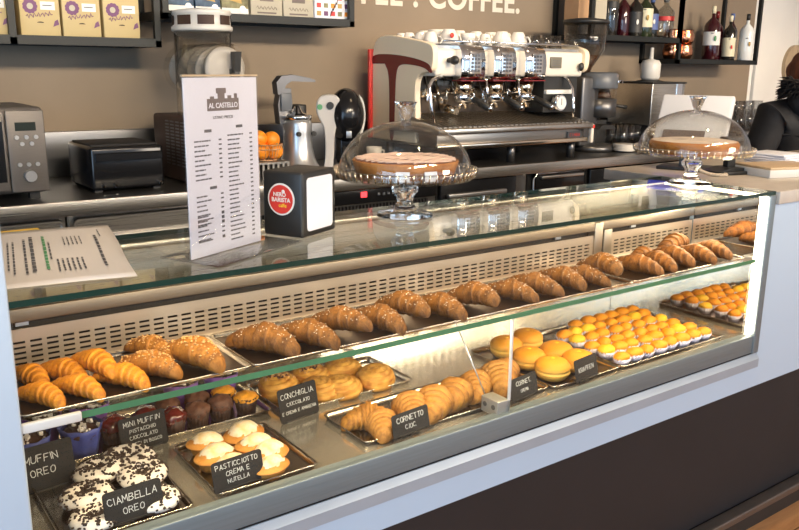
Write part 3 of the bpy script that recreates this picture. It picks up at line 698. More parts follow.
place(choc, [
    (1.700, 1.352, -98, 'cocoa striped croissant at the left end of the right tray', 1.0, 0),
    (1.782, 1.352, -104, 'cocoa striped croissant second from left on the right tray', 1.0, 0),
    (1.874, 1.366, -102, 'cocoa striped croissant in the middle of the right tray', 1.02, .004),
    (1.956, 1.356, -104, 'cocoa striped croissant second from the right on the right tray', 1.02, .004),
    (2.040, 1.350, -106, 'cocoa striped croissant at the right end beside the mirror', 1.0, .004),
    (1.905, 1.425, -170, 'cocoa striped croissant lying behind the left half of the right tray', .7, .0),
    (2.055, 1.425, -170, 'cocoa striped croissant lying behind the right half of the right tray', .9, .012)], 1.0575, 'striped croissants on the right tray')
low = [croissant('layered_croissant', .150, .040, .020, 'crust_lower', 31, 5.2, .20), croissant('layered_croissant', .150, .039, .030, 'crust_lower', 32, 4.8, .21)]
place(low, [
    (.965, 1.415, -38, 'layered croissant at the left end of the lower front tray', .95, 0, 1),
    (.985, 1.372, -70, 'layered croissant at the front left behind its chalk sign', .85, 0, 0),
    (1.058, 1.412, -72, 'layered croissant behind the right end of the first croissant sign', 1.02, .004, 0),
    (1.140, 1.405, -84, 'plump layered croissant third along, its tip pointing at the glass', 1.12, .004, 1),
    (1.222, 1.418, -88, 'darker layered croissant left of the chrome glass clamp', 1.08, 0, 0),
    (1.300, 1.420, -96, 'layered croissant directly behind the chrome glass clamp', 1.05, 0, 1),
    (1.335, 1.405, -110, 'layered croissant behind the second croissant sign', 1.02, .0, 0),
    (1.395, 1.440, -130, 'layered croissant at the right end next to the fried doughnuts', .8, 0, 1)], .8025, 'layered croissants on the lower deck')

# doughnuts with cookie crumbs
def donut(seed):
    rnd = random.Random(seed); t = thing('cookie_doughnut', 'x', 'doughnut'); R, r = .031, .022
    P = lambda u, v, k=1.0: (math.cos(u) * (R + r * k * math.cos(v)), math.sin(u) * (R + r * k * math.cos(v)), .0175 + r * k * .78 * math.sin(v))
    b = B(); rings = [[P(2 * PI * i / 36, 2 * PI * j / 18) for j in range(18)] for i in range(36)]; rings.append(rings[0])
    b.loft(rings, 'choc_dough', True, True, False, False); b.build('dough', t)
    b = B(); rings = []
    for i in range(49):
        u = 2 * PI * (i % 48) / 48; e = .25 + .28 * noise.noise(Vector((math.cos(u) * 2.2 + seed, math.sin(u) * 2.2, seed)))
        rings.append([P(u, -e + (PI + 2 * e) * j / 14, 1.09 + .04 * noise.noise(Vector((math.cos(u) * 5, math.sin(u) * 5, j * .6))) if 0 < j < 14 else .98) for j in range(15)])
    b.loft(rings, 'icing', True, False, False, False); b.build('icing', t)
    b = B()
    for k in range(190):
        u, v = rnd.uniform(0, 2 * PI), rnd.uniform(-.1, PI + .1); q = Vector(P(u, v, 1.13)); s_ = rnd.uniform(.0018, .0042)
        mt = Matrix.Translation(q) @ Matrix.Rotation(rnd.uniform(0, 6), 4, 'Z') @ Matrix.Rotation(rnd.uniform(0, 3), 4, 'X')
        b.box(-s_, -s_ * .8, -s_ * .5, s_, s_ * .7, s_ * .5, 'cookie', mt)
    e = b.build('cookie_crumbs', t); e['kind'] = 'stuff'
    return Proto(t)
dn = [donut(1), donut(2), donut(3)]
DL = [(.368, 1.492, 0, .004, 'cookie crumb doughnut at the back left, under the muffin sign'), (.438, 1.462, 1, .008, 'cookie crumb doughnut on the right, resting on the others'), (.330, 1.415, 2, .004, 'cookie crumb doughnut at the left, in the middle row'),
      (.325, 1.362, 1, .0, 'cookie crumb doughnut at the front left corner of its tray'), (.452, 1.375, 0, 0, 'cookie crumb doughnut at the front right, mostly behind its sign'), (.440, 1.512, 2, -.0, 'cookie crumb doughnut at the back right of the tray')]
for x, y, v, dz, lb in DL: dn[v].put((x, y, .802 + dz), x * 20, lb, 1.0, 'cookie crumb doughnuts', (math.radians(-6 if dz else 0), 0))

# sugar-dusted oval tarts
def tart(seed):
    t = thing('cream_tart', 'x', 'tart')
    w = lambda a, z: 1 + .015 * math.sin(a * 11 + seed)
    B().lathe([(.028, 0), (.034, .002), (.040, .020), (.042, .026), (.036, .029)], 'tart', seg=40, sx=1.12, sy=.86, wob=w).build('shell', t)
    b = B(); pr = [(.0470, .0250), (.0490, .0275), (.047, .0305), (.040, .0325), (.036, .036), (.031, .043), (.022, .051), (.010, .0555), (.0, .0565)]
    b.lathe(pr, 'tart', seg=40, sx=1.12, sy=.86, wob=lambda a, z: 1 + .02 * noise.noise(Vector((math.cos(a) * 3, math.sin(a) * 3, z * 90 + seed)))); b.build('lid', t)
    b = B(); pr = [(.0352, .0376), (.0315, .0438), (.0225, .0518), (.0103, .0563), (0, .0574)]
    b.lathe(pr, 'powder', seg=40, sx=1.12, sy=.86, wob=lambda a, z: 1 + (.16 if z < .04 else .03) * noise.noise(Vector((math.cos(a) * 4, math.sin(a) * 4, z * 60 + seed))), cap=False); b.build('icing_sugar', t)
    return Proto(t)
tr = [tart(1), tart(2)]
TL = [(.598, 1.484, 'dusted cream tart at the back left of its tray'), (.690, 1.492, 'dusted cream tart at the back right, nearest the shell pastries'), (.596, 1.410, 'dusted cream tart in the middle of the left column'),
      (.690, 1.424, 'dusted cream tart in the middle of the right column'), (.704, 1.364, 'dusted cream tart third down the right column'), (.604, 1.344, 'dusted cream tart behind the left half of the tart sign'), (.690, 1.328, 'dusted cream tart at the front, right of the tart sign')]
for i, (x, y, lb) in enumerate(TL): tr[i % 2].put((x, y, .802 + (.010 if i in (3, 4) else 0)), math.radians((-20, 25, 10, -15, 30, 0, 20)[i]), lb, .88, 'sugar-dusted cream tarts')

# shell pastries: a flat dome with spiral ridges
def shell(seed, nuts=False):
    rnd = random.Random(seed); t = thing('seeded_shell_pastry' if nuts else 'shell_pastry', 'x', 'pastry'); rings = []; bake = []
    N, S = 26, 48; pr = []
    for i in range(N + 1):
        q = i / N; a = q * PI * .5; rings.append([])
        for j in range(S):
            th = 2 * PI * j / S
            ph = q * 5 + .9 * math.sin(th + .4) * (1 - q * .4) + 5; fr = ph - math.floor(ph)
            rr = .052 * math.cos(a) ** .72 * (1 + .08 * (fr - .5)); z = .006 + .040 * math.sin(a) ** .85 * (1 + .12 * (fr - .5))
            if i == 0: z = .0; rr *= .94
            k = 1 + .05 * noise.noise(Vector((math.cos(th) * 2, math.sin(th) * 2, q * 4 + seed)))
            rings[-1].append((max(rr * k, 1e-5) * 1.08 * math.cos(th), max(rr * k, 1e-5) * .92 * math.sin(th), z)); bake.append(min(1, max(0, fr * .6 + 1.1 * (nz_(th, q, seed) - .45) + .1)))
    b = B(); b.loft(rings, 'crust_shell'); o = b.build('crust', t); set_bake(o, bake)
    if nuts:
        b = B()
        for k in range(60):
            th, rr = rnd.uniform(0, 2 * PI), rnd.uniform(0, .036); s_ = rnd.uniform(.002, .004)
            mt = Matrix.Translation((rr * math.cos(th), rr * math.sin(th), .0485 - 9 * rr * rr)) @ Matrix.Rotation(rnd.uniform(0, 3), 4, 'X') @ Matrix.Rotation(rnd.uniform(0, 3), 4, 'Y')
            b.box(-s_, -s_ * .7, -s_ * .5, s_, s_ * .7, s_ * .5, 'choc_muffin' if k % 3 == 0 else 'nut', mt)
        e = b.build('chopped_nuts', t); e['kind'] = 'stuff'
    return Proto(t)
def nz_(th, q, s): return .5 + noise.noise(Vector((math.cos(th) * 3, math.sin(th) * 3, q * 5 + s * 2)))
shp = [shell(1), shell(2), shell(3, True)]
for x, y, v, lb in [(.868, 1.625, 2, 'nut-sprinkled shell pastry at the left, behind the shell sign'), (.945, 1.690, 2, 'nut-sprinkled shell pastry in the back row'), (1.052, 1.690, 0, 'plain shell pastry in the middle of the back row'),
                    (.935, 1.600, 1, 'plain shell pastry right behind the shell sign'), (1.008, 1.606, 0, 'plain shell pastry in the middle of the front row'), (1.108, 1.622, 1, 'plain shell pastry at the right end of its tray')]:
    shp[v].put((x, y, .802), x * 9, lb, 1.12, 'shell pastries')

# fried doughnuts
def krapf(seed):
    t = thing('fried_doughnut', 'x', 'doughnut'); prof = [(.020, 0), (.034, .003), (.0425, .012), (.0455, .020), (.0440, .026), (.0462, .031), (.0450, .039), (.038, .048), (.026, .054), (.012, .0565), (.006, .0552), (0, .054)]
    b = B(); S = 36; pr = []
    for i in range(len(prof) - 1):
        for k in range(3): f = k / 3; pr.append(tuple(prof[i][q] * (1 - f) + prof[i + 1][q] * f for q in (0, 1)))
    pr.append(prof[-1]); b.lathe(pr, 'krapfen', seg=S, wob=lambda a, z: 1 + .03 * noise.noise(Vector((math.cos(a) * 1.5, math.sin(a) * 1.5, z * 30 + seed * 4))))
    o = b.build('dough', t)
    set_bake(o, [min(1, max(0, (.10 if .020 < v.co.z < .029 else .35 if v.co.z < .02 else .42 + 45 * (v.co.z - .029)))) for v in o.data.vertices])
    b = B(); b.ball((0, 0, .0545), .0055, 'mignon2', sz=.5); b.build('custard_dot', t)
    return Proto(t)
kp = [krapf(1), krapf(2)]
for i, (x, y, dz, lb) in enumerate([(1.530, 1.560, 0, 'fried doughnut at the left end, behind the glass edge'), (1.618, 1.598, 0, 'fried doughnut at the back, nearest the shelf'), (1.545, 1.462, .004, 'fried doughnut in the middle of the left side'),
                                (1.652, 1.502, 0, 'fried doughnut in the middle of the right side'), (1.556, 1.366, 0, 'fried doughnut at the front, left of the doughnut sign'), (1.652, 1.392, 0, 'fried doughnut behind the doughnut sign')]):
    kp[i % 2].put((x, y, .802 + dz), i * 1.1, lb, 1.02, 'fried doughnuts with custard')

# small orange cakes in fluted paper cups
def mignon(seed, m):
    t = thing('mini_cake', 'x', 'cake')
    b = B(); b.lathe([(.016, 0), (.0225, .021), (.022, .021), (.0155, .001)], 'case_white', seg=64, sx=1.12, wob=lambda a, z: 1 + .07 * math.sin(a * 16) * (z / .021)); b.build('paper_cup', t)
    b = B(); b.ball((0, 0, .0225), .0215, m, sx=1.17, sy=.98, sz=.72, seg=20, rings=12, disp=.12, freq=14 + seed); b.build('sponge', t)
    return Proto(t)
mg = [mignon(1, 'mignon'), mignon(2, 'mignon'), mignon(3, 'mignon2')]
rn = random.Random(4); ordn = ['first', 'second', 'third', 'fourth', 'fifth', 'sixth', 'seventh', 'eighth']
for r_ in range(6):
    for c_ in range(8):
        if r_ == 5 and c_ in (0, 1): continue
        x = 1.735 + c_ * .0535 + rn.uniform(-.004, .004) + (.006 if r_ % 2 else 0); y = 1.340 + r_ * .0535 + rn.uniform(-.004, .004)
        v = 2 if (c_ < 3 and r_ > 2 and rn.random() < .75) or rn.random() < .08 else rn.choice((0, 1))
        rowname = ['front row', 'row second from the front', 'row third from the front', 'row third from the back', 'row second from the back', 'back row'][r_]
        mg[v].put((x, y, .802), rn.uniform(-.5, .5), 'small %s cake in a paper cup, %s in the %s' % ('yellow' if v == 2 else 'orange', ordn[c_ - (2 if r_ == 5 else 0)], rowname), rn.uniform(.95, 1.08), 'small orange cakes in paper cups')

# muffins
def muffin(name, rb, rtop, h, top_m, case_m, seed, dome=.5, fl=.04, nf=18, tulip=False, bits=None):
    rnd = random.Random(seed); t = thing(name, 'x', 'muffin'); b = B()
    if tulip:
        b.lathe([(rb, 0), (rb * 1.08, h * .3), (rtop, h), (rtop * 1.06, h * 1.22), (rtop * 1.03, h * 1.22), (rtop * .97, h), (rb, .004)], case_m, seg=48, wob=lambda a, z: 1 + (.05 * math.sin(a * 8) if z > h * .3 else .02 * math.sin(a * 8)) + (.03 * math.sin(a * 3 + 1) if z > h else 0)); b.build('paper_wrap', t)
    else:
        b.lathe([(rb, 0), (rtop, h), (rtop * .97, h), (rb * .97, .002)], case_m, seg=72, wob=lambda a, z: 1 + fl * math.sin(a * nf)); b.build('paper_cup', t)
    b = B(); b.ball((0, 0, h * .92), rtop * (.93 if tulip else 1.02), top_m, sz=dome, seg=28, rings=14, disp=.22, freq=22 + seed); b.build('crumb_top', t)
    if bits:
        b = B()
        for k in range(26):
            th, rr = rnd.uniform(0, 6.28), rtop * .85 * rnd.random() ** .5; s_ = rnd.uniform(.003, .006)
            mt = Matrix.Translation((rr * math.cos(th), rr * math.sin(th), h * .92 + rtop * dome * math.sqrt(max(.05, 1 - (rr / rtop) ** 2)) + .001)) @ Matrix.Rotation(rnd.uniform(0, 3), 4, 'X') @ Matrix.Rotation(rnd.uniform(0, 3), 4, 'Y')
            b.box(-s_, -s_ * .7, -s_ * .5, s_, s_ * .7, s_ * .5, 'cookie' if k % 2 else 'icing', mt)
        e = b.build('cookie_bits', t); e['kind'] = 'stuff'
    return Proto(t)
big = muffin('wrapped_muffin', .030, .040, .052, 'choc_dough', 'case_blue', 3, .42, tulip=True, bits=True)
big.put((.286, 1.640, .802), 0, 'blue wrapped cookie muffin mostly hidden behind the first sign', 1, 'wrapped cookie muffins')
big.put((.386, 1.634, .802), .5, 'blue wrapped cookie muffin in full view right of the first sign', 1, 'wrapped cookie muffins')
pur = muffin('wrapped_muffin', .030, .040, .056, 'choc_dough', 'case_purple', 4, .42, tulip=True, bits=True)
for x, y, lb in ((.330, 1.726, 'purple wrapped muffin at the back between the two blue ones'), (.430, 1.730, 'purple wrapped muffin at the back, right of the blue one'), (.640, 1.738, 'purple wrapped muffin behind the small chocolate muffins'), (.740, 1.738, 'purple wrapped muffin at the right end of the back row')):
    pur.put((x, y, .802), x * 7, lb, 1, 'wrapped cookie muffins')
mch = muffin('mini_muffin', .020, .027, .040, 'choc_muffin', 'case_brown', 5, .75); mrd = muffin('mini_muffin', .020, .027, .040, 'red_glaze', 'case_brown', 6, .80); mor = muffin('mini_muffin', .020, .027, .042, 'muffin_orange', 'case_brown', 7, .5)
for p, x, y, lb in ((mrd, .455, 1.652, 'red glazed mini muffin left of the mini muffin sign'), (mrd, .530, 1.660, 'red glazed mini muffin above the mini muffin sign'), (mrd, .577, 1.620, 'red glazed mini muffin at the right edge of its sign'),
                    (mch, .588, 1.685, 'chocolate mini muffin at the back left'), (mch, .632, 1.622, 'chocolate mini muffin at the front left'), (mch, .655, 1.680, 'chocolate mini muffin at the back in the middle'), (mch, .690, 1.630, 'chocolate mini muffin at the front on the right'),
                    (mor, .752, 1.626, 'orange topped mini muffin at the front right'), (mor, .722, 1.684, 'orange topped mini muffin at the back right')):
    p.put((x, y, .802), x * 13, lb, 1.0, 'mini muffins')

# ------------------------------------------------------------------ chalk signs
def sign(label, lines, x, y, z, w, h, rz=0, tilt=-12, hs=None, left=False):
    t = thing('chalk_sign', label, 'sign', (x, y, z), math.radians(rz))
    mt = Matrix.Rotation(math.radians(tilt), 4, 'X')
    r = .006; P = []
    for cx, cz, a0 in ((w / 2 - r, h - r, 0), (-w / 2 + r, h - r, PI / 2), (-w / 2 + r, r, PI), (w / 2 - r, r, 1.5 * PI)):
        for k in range(5): a = a0 + k * PI / 8; P.append((cx + r * math.cos(a), cz + r * math.sin(a)))
    b = B(); b.prism(P, 'y', -.001, .001, 'slate', mt); b.build('board', t)
    b = B(); n = len(lines)
    for i, (s_, hh, zz) in enumerate(lines): strokes(b, s_, 0, zz, hh * .88, 'chalk', -.0011, w=max(.0008, hh * .085))
    bm = b.bm; bmesh.ops.transform(bm, matrix=mt, verts=bm.verts[:]); b.build('chalk_lettering', t)
    b = B(); b.box(-w * .35, -.002, 0, w * .35, .030, .003, 'black'); b.box(-w * .35, .001, 0, w * .35, .004, h * .3, 'black', mt); b.build('foot', t)
    return t
sign('chalk sign whose first word is MUFFIN beside the blue wrapped muffins', [('MUFFIN', .015, .056), ('OREO', .015, .030)], .288, 1.520, .8005, .115, .088, 4)
sign('chalk sign reading MINI MUFFIN in front of the small muffins', [('MINI MUFFIN', .0115, .056), ('PISTACCHIO', .0085, .041), ('CIOCCOLATO', .0085, .027), ('FRUTTI DI BOSCO', .0075, .013)], .500, 1.580, .8005, .102, .075, 6)
sign('chalk sign reading CIAMBELLA in front of the cookie crumb doughnuts', [('CIAMBELLA', .0135, .036), ('OREO', .0125, .015)], .386, 1.302, .8125, .104, .060, 3)
sign('chalk sign reading PASTICCIOTTO in front of the dusted tarts', [('PASTICCIOTTO', .0105, .042), ('CREMA E', .010, .027), ('NUTELLA', .0085, .013)], .585, 1.304, .8125, .106, .058, 4)
sign('chalk sign reading CONCHIGLIA in front of the shell pastries', [('CONCHIGLIA', .0135, .054), ('CIOCCOLATO', .0090, .036), ('E CREMA E AMARENA', .0078, .018)], .842, 1.530, .8005, .108, .078, 8)
sign('chalk sign reading CORNETTO in front of the leftmost layered croissants', [('CORNETTO', .0130, .030), ('CIOC.', .011, .012)], .992, 1.304, .8125, .106, .050, 6)
sign('chalk sign reading CORNET. right of the chrome glass clamp', [('CORNET.', .0120, .034), ('CREMA', .008, .016)], 1.335, 1.304, .8125, .100, .054, 8)
sign('chalk sign reading KRAPFEN in front of the fried doughnuts', [('KRAPFEN', .0125, .024)], 1.552, 1.300, .8125, .098, .058, 8)

# ------------------------------------------------------------------ things standing on the glass top
GZ = 1.2503
def cake_stand(label, x, y, R, zp, dome_h, knob_h, seg=64):
    t = thing('cake_stand', label, 'cake stand', (x, y, GZ))
    b = B(); b.lathe([(.064, 0), (.066, .004), (.060, .008), (.030, .014), (.024, .022), (.018, .032), (.020, .045), (.030, .058), (.031, .066), (.024, .074), (.026, zp - .006), (.034, zp - .001)], 'crystal', seg=40, wob=lambda a, z: 1 + (.02 * math.sin(a * 12) if z < .02 else .02 * math.sin(a * 8))); b.build('pedestal', t)
    b = B(); b.lathe([(0, zp), (R * .94, zp), (R * .985, zp + .012), (R, zp + .022), (R * .985, zp + .024), (R * .955, zp + .014), (R * .93, zp + .005), (0, zp + .005)], 'dome', seg=120, wob=lambda a, z: 1 + (.012 * math.sin(a * 40) if z > zp + .008 else 0)); b.build('plate', t)
    b = B()
    for k in range(60):
        a = 2 * PI * k / 60; b.cyl((R * .95 * math.cos(a), R * .95 * math.sin(a), zp + .004), (R * .992 * math.cos(a), R * .992 * math.sin(a), zp + .023), .0016, 'warm_tint_chrome', 6)
    e = b.build('beaded_rim', t)
    t2 = thing('glass_dome', label.replace('stand', 'dome').replace('pressed glass cake', 'clear glass cake'), 'cake dome', (x, y, GZ + zp + .0055))
    pr = [(R * .925 * math.cos(q), dome_h * math.sin(q) ** .94 if q > 0 else 0) for q in [PI / 2 * k / 20 * .985 for k in range(21)]]
    pr2 = [(r_ * .985, z_ * .985) for r_, z_ in pr][::-1]
    b = B(); b.lathe(pr, 'dome', seg=64, cap=False); b.lathe(pr2, 'dome', seg=64, cap=False); b.tube([(R * .925 * math.cos(a), R * .925 * math.sin(a), .002) for a in [2 * PI * k / 48 for k in range(48)]], .002, 'acrylic', 6, closed=True); b.build('bell', t2)
    b = B(); b.lathe([(.012, dome_h - .003), (.010, dome_h + .004), (.013, dome_h + .010), (.021, dome_h + knob_h * .8), (.026, dome_h + knob_h), (.020, dome_h + knob_h), (.0, dome_h + knob_h - .006)], 'crystal', seg=12, smooth=False); b.build('knob', t2)
    return zp + .0052
def card(label, loc, rz, w=.030, h=.022):
    t = thing('price_card', label, 'card', loc, rz); B().box(-w / 2, -.0008, 0, w / 2, .0008, h, 'paper', Matrix.Rotation(-.2, 4, 'X')).build('card', t); return t
z = cake_stand('pressed glass cake stand at left holding the drizzled pie, beside the napkin dispenser', 1.112, 1.503, .166, .090, .122, .043)
t = thing('drizzled_pie', 'round pie with pale wavy drizzle under the left glass dome', 'pie', (1.112, 1.503, GZ + z))
b = B(); b.lathe([(.108, 0), (.112, .002), (.122, .034), (.119, .037), (.114, .033), (0, .033)], 'cake', seg=72, wob=lambda a, z: 1 + .012 * math.sin(a * 36)); b.build('crust', t)
b = B(); b.lathe([(.116, .0335), (.10, .0375), (.05, .0385), (0, .0385)], 'cocoa_top', seg=40, cap=False); b.build('filling', t)
b = B()
for k in range(11):
    y0 = -.10 + k * .02; hw = math.sqrt(max(0, .112 ** 2 - y0 * y0)); n = max(4, int(hw * 140))
    b.tube([(-hw + 2 * hw * i / n, y0 + .005 * math.sin(i * 1.6 + k), .039 + .001 * math.sin(i)) for i in range(n + 1)], .0026, 'pink_drizzle', 6)
b.build('drizzle', t)
for lb, an in (('white price card leaning on the right side of the drizzled pie', -.35), ('white price card leaning on the front of the drizzled pie', -1.75), ('white price card leaning on the left front of the drizzled pie', -2.25)):
    card(lb, (1.112 + .129 * math.cos(an), 1.503 + .129 * math.sin(an), GZ + z), an + PI / 2)
z = cake_stand('pressed glass cake stand at right holding the dusted cake, next to the serving counter', 2.172, 1.475, .176, .090, .126, .040)
t = thing('dusted_cake', 'flat round sponge cake with dusted top under the right glass dome', 'cake', (2.172, 1.475, GZ + z))
b = B(); b.lathe([(.120, 0), (.128, .004), (.130, .028), (.124, .036)], 'sponge', seg=64, wob=lambda a, z: 1 + .01 * noise.noise(Vector((math.cos(a) * 5, math.sin(a) * 5, z * 80)))); b.build('sponge', t)
b = B(); b.lathe([(.125, .0355), (.10, .039), (0, .0395)], 'dusted', seg=64, cap=False); b.build('icing_sugar', t)
card('white price card leaning on the right side of the dusted cake', (2.172 + .137 * math.cos(-.75), 1.475 + .137 * math.sin(-.75), GZ + z), -.75 + PI / 2, .036, .024)

# acrylic stand with the price list
ang = math.radians(25.5)
t = thing('menu_stand', 'upright clear acrylic stand with the white AL CASTELLO price list', 'menu stand', (.609, 1.371, GZ), ang)
W, H = .198, .318
b = B(); b.box(-W / 2, -.0024, .003, W / 2, -.0014, H, 'acrylic'); b.box(-W / 2, .0014, .003, W / 2, .0024, H, 'acrylic'); b.build('sleeve', t)
b = B(); b.box(-W / 2 - .002, -.065, 0, W / 2 + .045, .070, .003, 'acrylic', bev=.001); b.build('foot', t)
b = B(); b.box(-W / 2, -.0025, H - .001, W / 2, .0025, H + .002, 'oak_pull'); b.build('top_edge', t)
B().box(-W / 2 + .002, -.0008, .005, W / 2 - .002, .0008, H - .003, 'paper').build('price_list', t)
YT = -.0014
b = B(); x0 = -.028
b.box(-.040, YT, .258, .044, YT + .0006, .279, 'logo_brown'); b.box(-.012, YT, .279, .006, YT + .0006, .290, 'logo_brown'); b.box(-.016, YT, .288, .010, YT + .0006, .297, 'logo_brown'); b.box(-.032, YT, .279, -.022, YT + .0006, .283, 'logo_brown'); b.box(.014, YT, .279, .024, YT + .0006, .284, 'logo_brown'); b.box(.032, YT, .279, .040, YT + .0006, .287, 'logo_brown')
lg = b.build('castle_logo', t)
type_text('lettering', 'AL CASTELLO', .0125, 'paper', lg, (.002, YT - .0002, .263), (PI / 2, 0, 0), .0002, .0001)
type_text('lettering', 'LISTINO PREZZI', .0075, 'ink', t, (.000, YT, .244), (PI / 2, 0, 0), .0002)
rl = random.Random(2); b = B()
def plines(cx, z0, n, wmax, px):
    for k in range(n):
        z_ = z0 - k * .0083; w_ = wmax * rl.uniform(.55, 1); x_ = cx
        while x_ < cx + w_:
            l_ = rl.uniform(.004, .012); b.box(x_, YT, z_ + .0005, min(x_ + l_, cx + w_), YT + .0005, z_ + .0030, 'ink'); x_ += l_ + .0016
        b.box(px, YT, z_ + .0005, px + .007, YT + .0005, z_ + .0032, 'ink')
plines(-.077, .206, 9, .042, -.014); plines(.010, .212, 24, .044, .072)
plines(-.077, .110, 7, .042, -.014); plines(-.077, .030 + .0, 1, .04, -.014)
plines(-.077, .062 + .012, 6, .042, -.014)
for x_, z_ in ((-.050, .222), (.034, .226), (-.042, .122)): b.box(x_, YT, z_, x_ + .018, YT + .0005, z_ + .005, 'ink')
b.build('printed_text', t)

# napkin dispenser
ang = math.radians(25.7); t = thing('napkin_dispenser', 'black napkin dispenser with round red badge on the glass top', 'napkin dispenser', (.817, 1.470, GZ), ang)
w, d, h = .061, .049, .132
b = B(); b.box(-w, -d, 0, w, d, h, 'black', bev=.006); b.build('housing', t)
mtx = Matrix.Identity(4)
def rrect(w_, z0, z1, r):
    P = []
    for cx, cz, a0 in ((w_ - r, z1 - r, 0), (-w_ + r, z1 - r, PI / 2), (-w_ + r, z0 + r, PI), (w_ - r, z0 + r, 1.5 * PI)):
        for k in range(6): a = a0 + k * PI / 10; P.append((cx + r * math.cos(a), cz + r * math.sin(a)))
    return P
b = B(); b.prism(rrect(.046, .012, .120, .008), 'y', -d - .0012, -d + .001, 'paper'); b.build('napkins', t)
# badge on the left side
bd = bpy.data.objects.new('badge', None); COL.objects.link(bd); bd.parent = t; bd.location = (-w - .0004, .002, .076); bd.rotation_euler = (0, 0, -PI / 2)
circ = lambda r: [(r * math.cos(2 * PI * k / 40), r * math.sin(2 * PI * k / 40)) for k in range(40)]
b = B(); b.prism(circ(.0325), 'y', -.0010, .0002, 'label_white'); b.prism(circ(.0290), 'y', -.0016, .0, 'red'); b.build('disc', bd)
type_text('lettering', 'NERO', .0115, 'label_white', bd, (-.003, -.0017, .006), (PI / 2, 0, 0), .0002, .0003)
type_text('lettering', 'BARISTA', .0120, 'label_white', bd, (0, -.0017, -.005), (PI / 2, 0, 0), .0002, .0003)
type_text('lettering', 'caffe', .0105, 'yellow', bd, (.004, -.0017, -.0155), (PI / 2, 0, 0), .0002, .0001)
b = B(); b.ball((.006, -.0015, .016), .004, 'label_white', sy=.2); b.build('steam_dot', bd)

# printed sheet and the yellow booklet under it
a = math.radians(79.5 - 90); t = thing('price_sheet', 'large printed paper sheet lying flat on the glass at the left', 'paper sheet', (.303, 1.512, 1.2618), a)
b = B(); L_, W_ = .205, .148
vs = []; 
for i in range(13):
    for j in range(13):
        u, v = -W_ + 2 * W_ * i / 12, -L_ + 2 * L_ * j / 12
        vs.append((u, v, -.0105 + (.0115 if v > .05 else .0115 * max(0, (v + .08) / .13)) + .0010 * math.sin(u * 20)))
fs = [(i * 13 + j, (i + 1) * 13 + j, (i + 1) * 13 + j + 1, i * 13 + j + 1) for i in range(12) for j in range(12)]
b.faces(vs, fs, 'sheet_grey', True); o = b.build('sheet', t); md = o.modifiers.new('thick', 'SOLIDIFY'); md.thickness = .0008
b = B(); hz = lambda v: -.0105 + (.0115 if v > .05 else .0115 * max(0, (v + .08) / .13))
def pl(u, v0, v1, m='ink', th=.0016):
    v = v0; u = .140 - (.140 - u) * .72
    while v < v1:
        l_ = rl.uniform(.008, .022); e = min(v + l_, v1)
        b.faces([(u, v, hz(v) + .0035), (u + th, v, hz(v) + .0035), (u + th, e, hz(e) + .0035), (u, e, hz(e) + .0035)], [(0, 1, 2, 3)], m); v = e + .004
pl(.096, -.12, .10, th=.005); pl(.112, .08, .15, th=.002)
for k in range(6): pl(.050 - k * .011, -.13, -.05, th=.003)
for k in range(5): pl(.060 - k * .010, .03, .10, th=.002)
pl(-.030, -.11, .12, 'ink_green', .005); pl(-.018, -.05, .06, 'ink', .003); pl(-.060, -.12, .12, th=.006); pl(-.075, -.13, .10, th=.004); pl(-.10, -.13, .08, th=.003); pl(-.112, -.1, .08, th=.003)
b.build('printed_lines', t)
t = thing('booklet', 'yellow booklet with red band under the large paper sheet', 'booklet', (.270, 1.66, GZ), math.radians(2))
B().box(-.10, -.09, 0, .10, .10, .008, 'yellow', bev=.001).build('cover', t); B().box(-.095, .045, .0078, .06, .075, .0086, 'red').build('red_band', t)

# ------------------------------------------------------------------ right counter: stand, screen, box, napkins
CZ = 1.2503
t = thing('payment_stand', 'black pedestal stand with red tag behind the right cake dome', 'stand', (2.515, 1.565, CZ), math.radians(-14))
b = B(); b.box(-.085, -.055, 0, .085, .055, .012, 'black', bev=.004); b.prism([(-.07, .012), (.07, .012), (.022, .022), (-.022, .022)], 'y', -.04, .04, 'black'); b.build('base', t)
b = B(); b.box(-.017, -.012, .018, .017, .012, .115, 'black', bev=.003); b.box(-.035, -.02, .105, .035, .02, .122, 'black', bev=.004); b.build('neck', t)
B().box(.004, -.0145, .050, .016, -.0120, .075, 'red').build('red_tag', t)
t = thing('till_screen', 'white till screen seen from behind with a glowing blue lower edge', 'screen', (2.462, 1.70, 1.305), math.radians(-67))
m4 = Matrix.Rotation(math.radians(-35), 4, 'X')
b = B(); b.box(-.122, -.012, .008, .122, .018, .235, 'grey_white2', m4, bev=.008); b.build('casing', t)
b = B(); b.box(-.122, -.020, -.002, .07, .016, .008, 'blue_led', m4); b.build('blue_light', t)
b = B(); b.box(-.09, -.016, .02, .05, -.010, .085, 'logo_brown', m4); b.build('vent_plate', t)
b = B(); b.box(-.02, .0, -.052, .02, .02, .02, 'black'); b.box(-.09, -.03, -.0545, .09, .09, -.043, 'black', bev=.003); b.build('foot', t)
t = thing('coiled_cord', 'beige braided cord looping across the counter beside the black stand', 'cord', (2.39, 1.52, CZ))
b = B(); b.tube([(-.08 + .13 * i / 24, .03 * math.sin(i * .25) + .02, .006 + .05 * max(0, 1 - i / 14) ** 1.5) for i in range(25)], .006, 'cord', 8); b.build('braid', t)
t = thing('display_box', 'flat white box with tan lid on the serving counter', 'box', (2.640, 1.455, CZ), math.radians(-17))
B().box(-.12, -.085, 0, .12, .085, .026, 'white_plastic', bev=.002).build('box_body', t); B().box(-.118, -.083, .026, .118, .083, .034, 'tan_lid', bev=.002).build('lid', t)
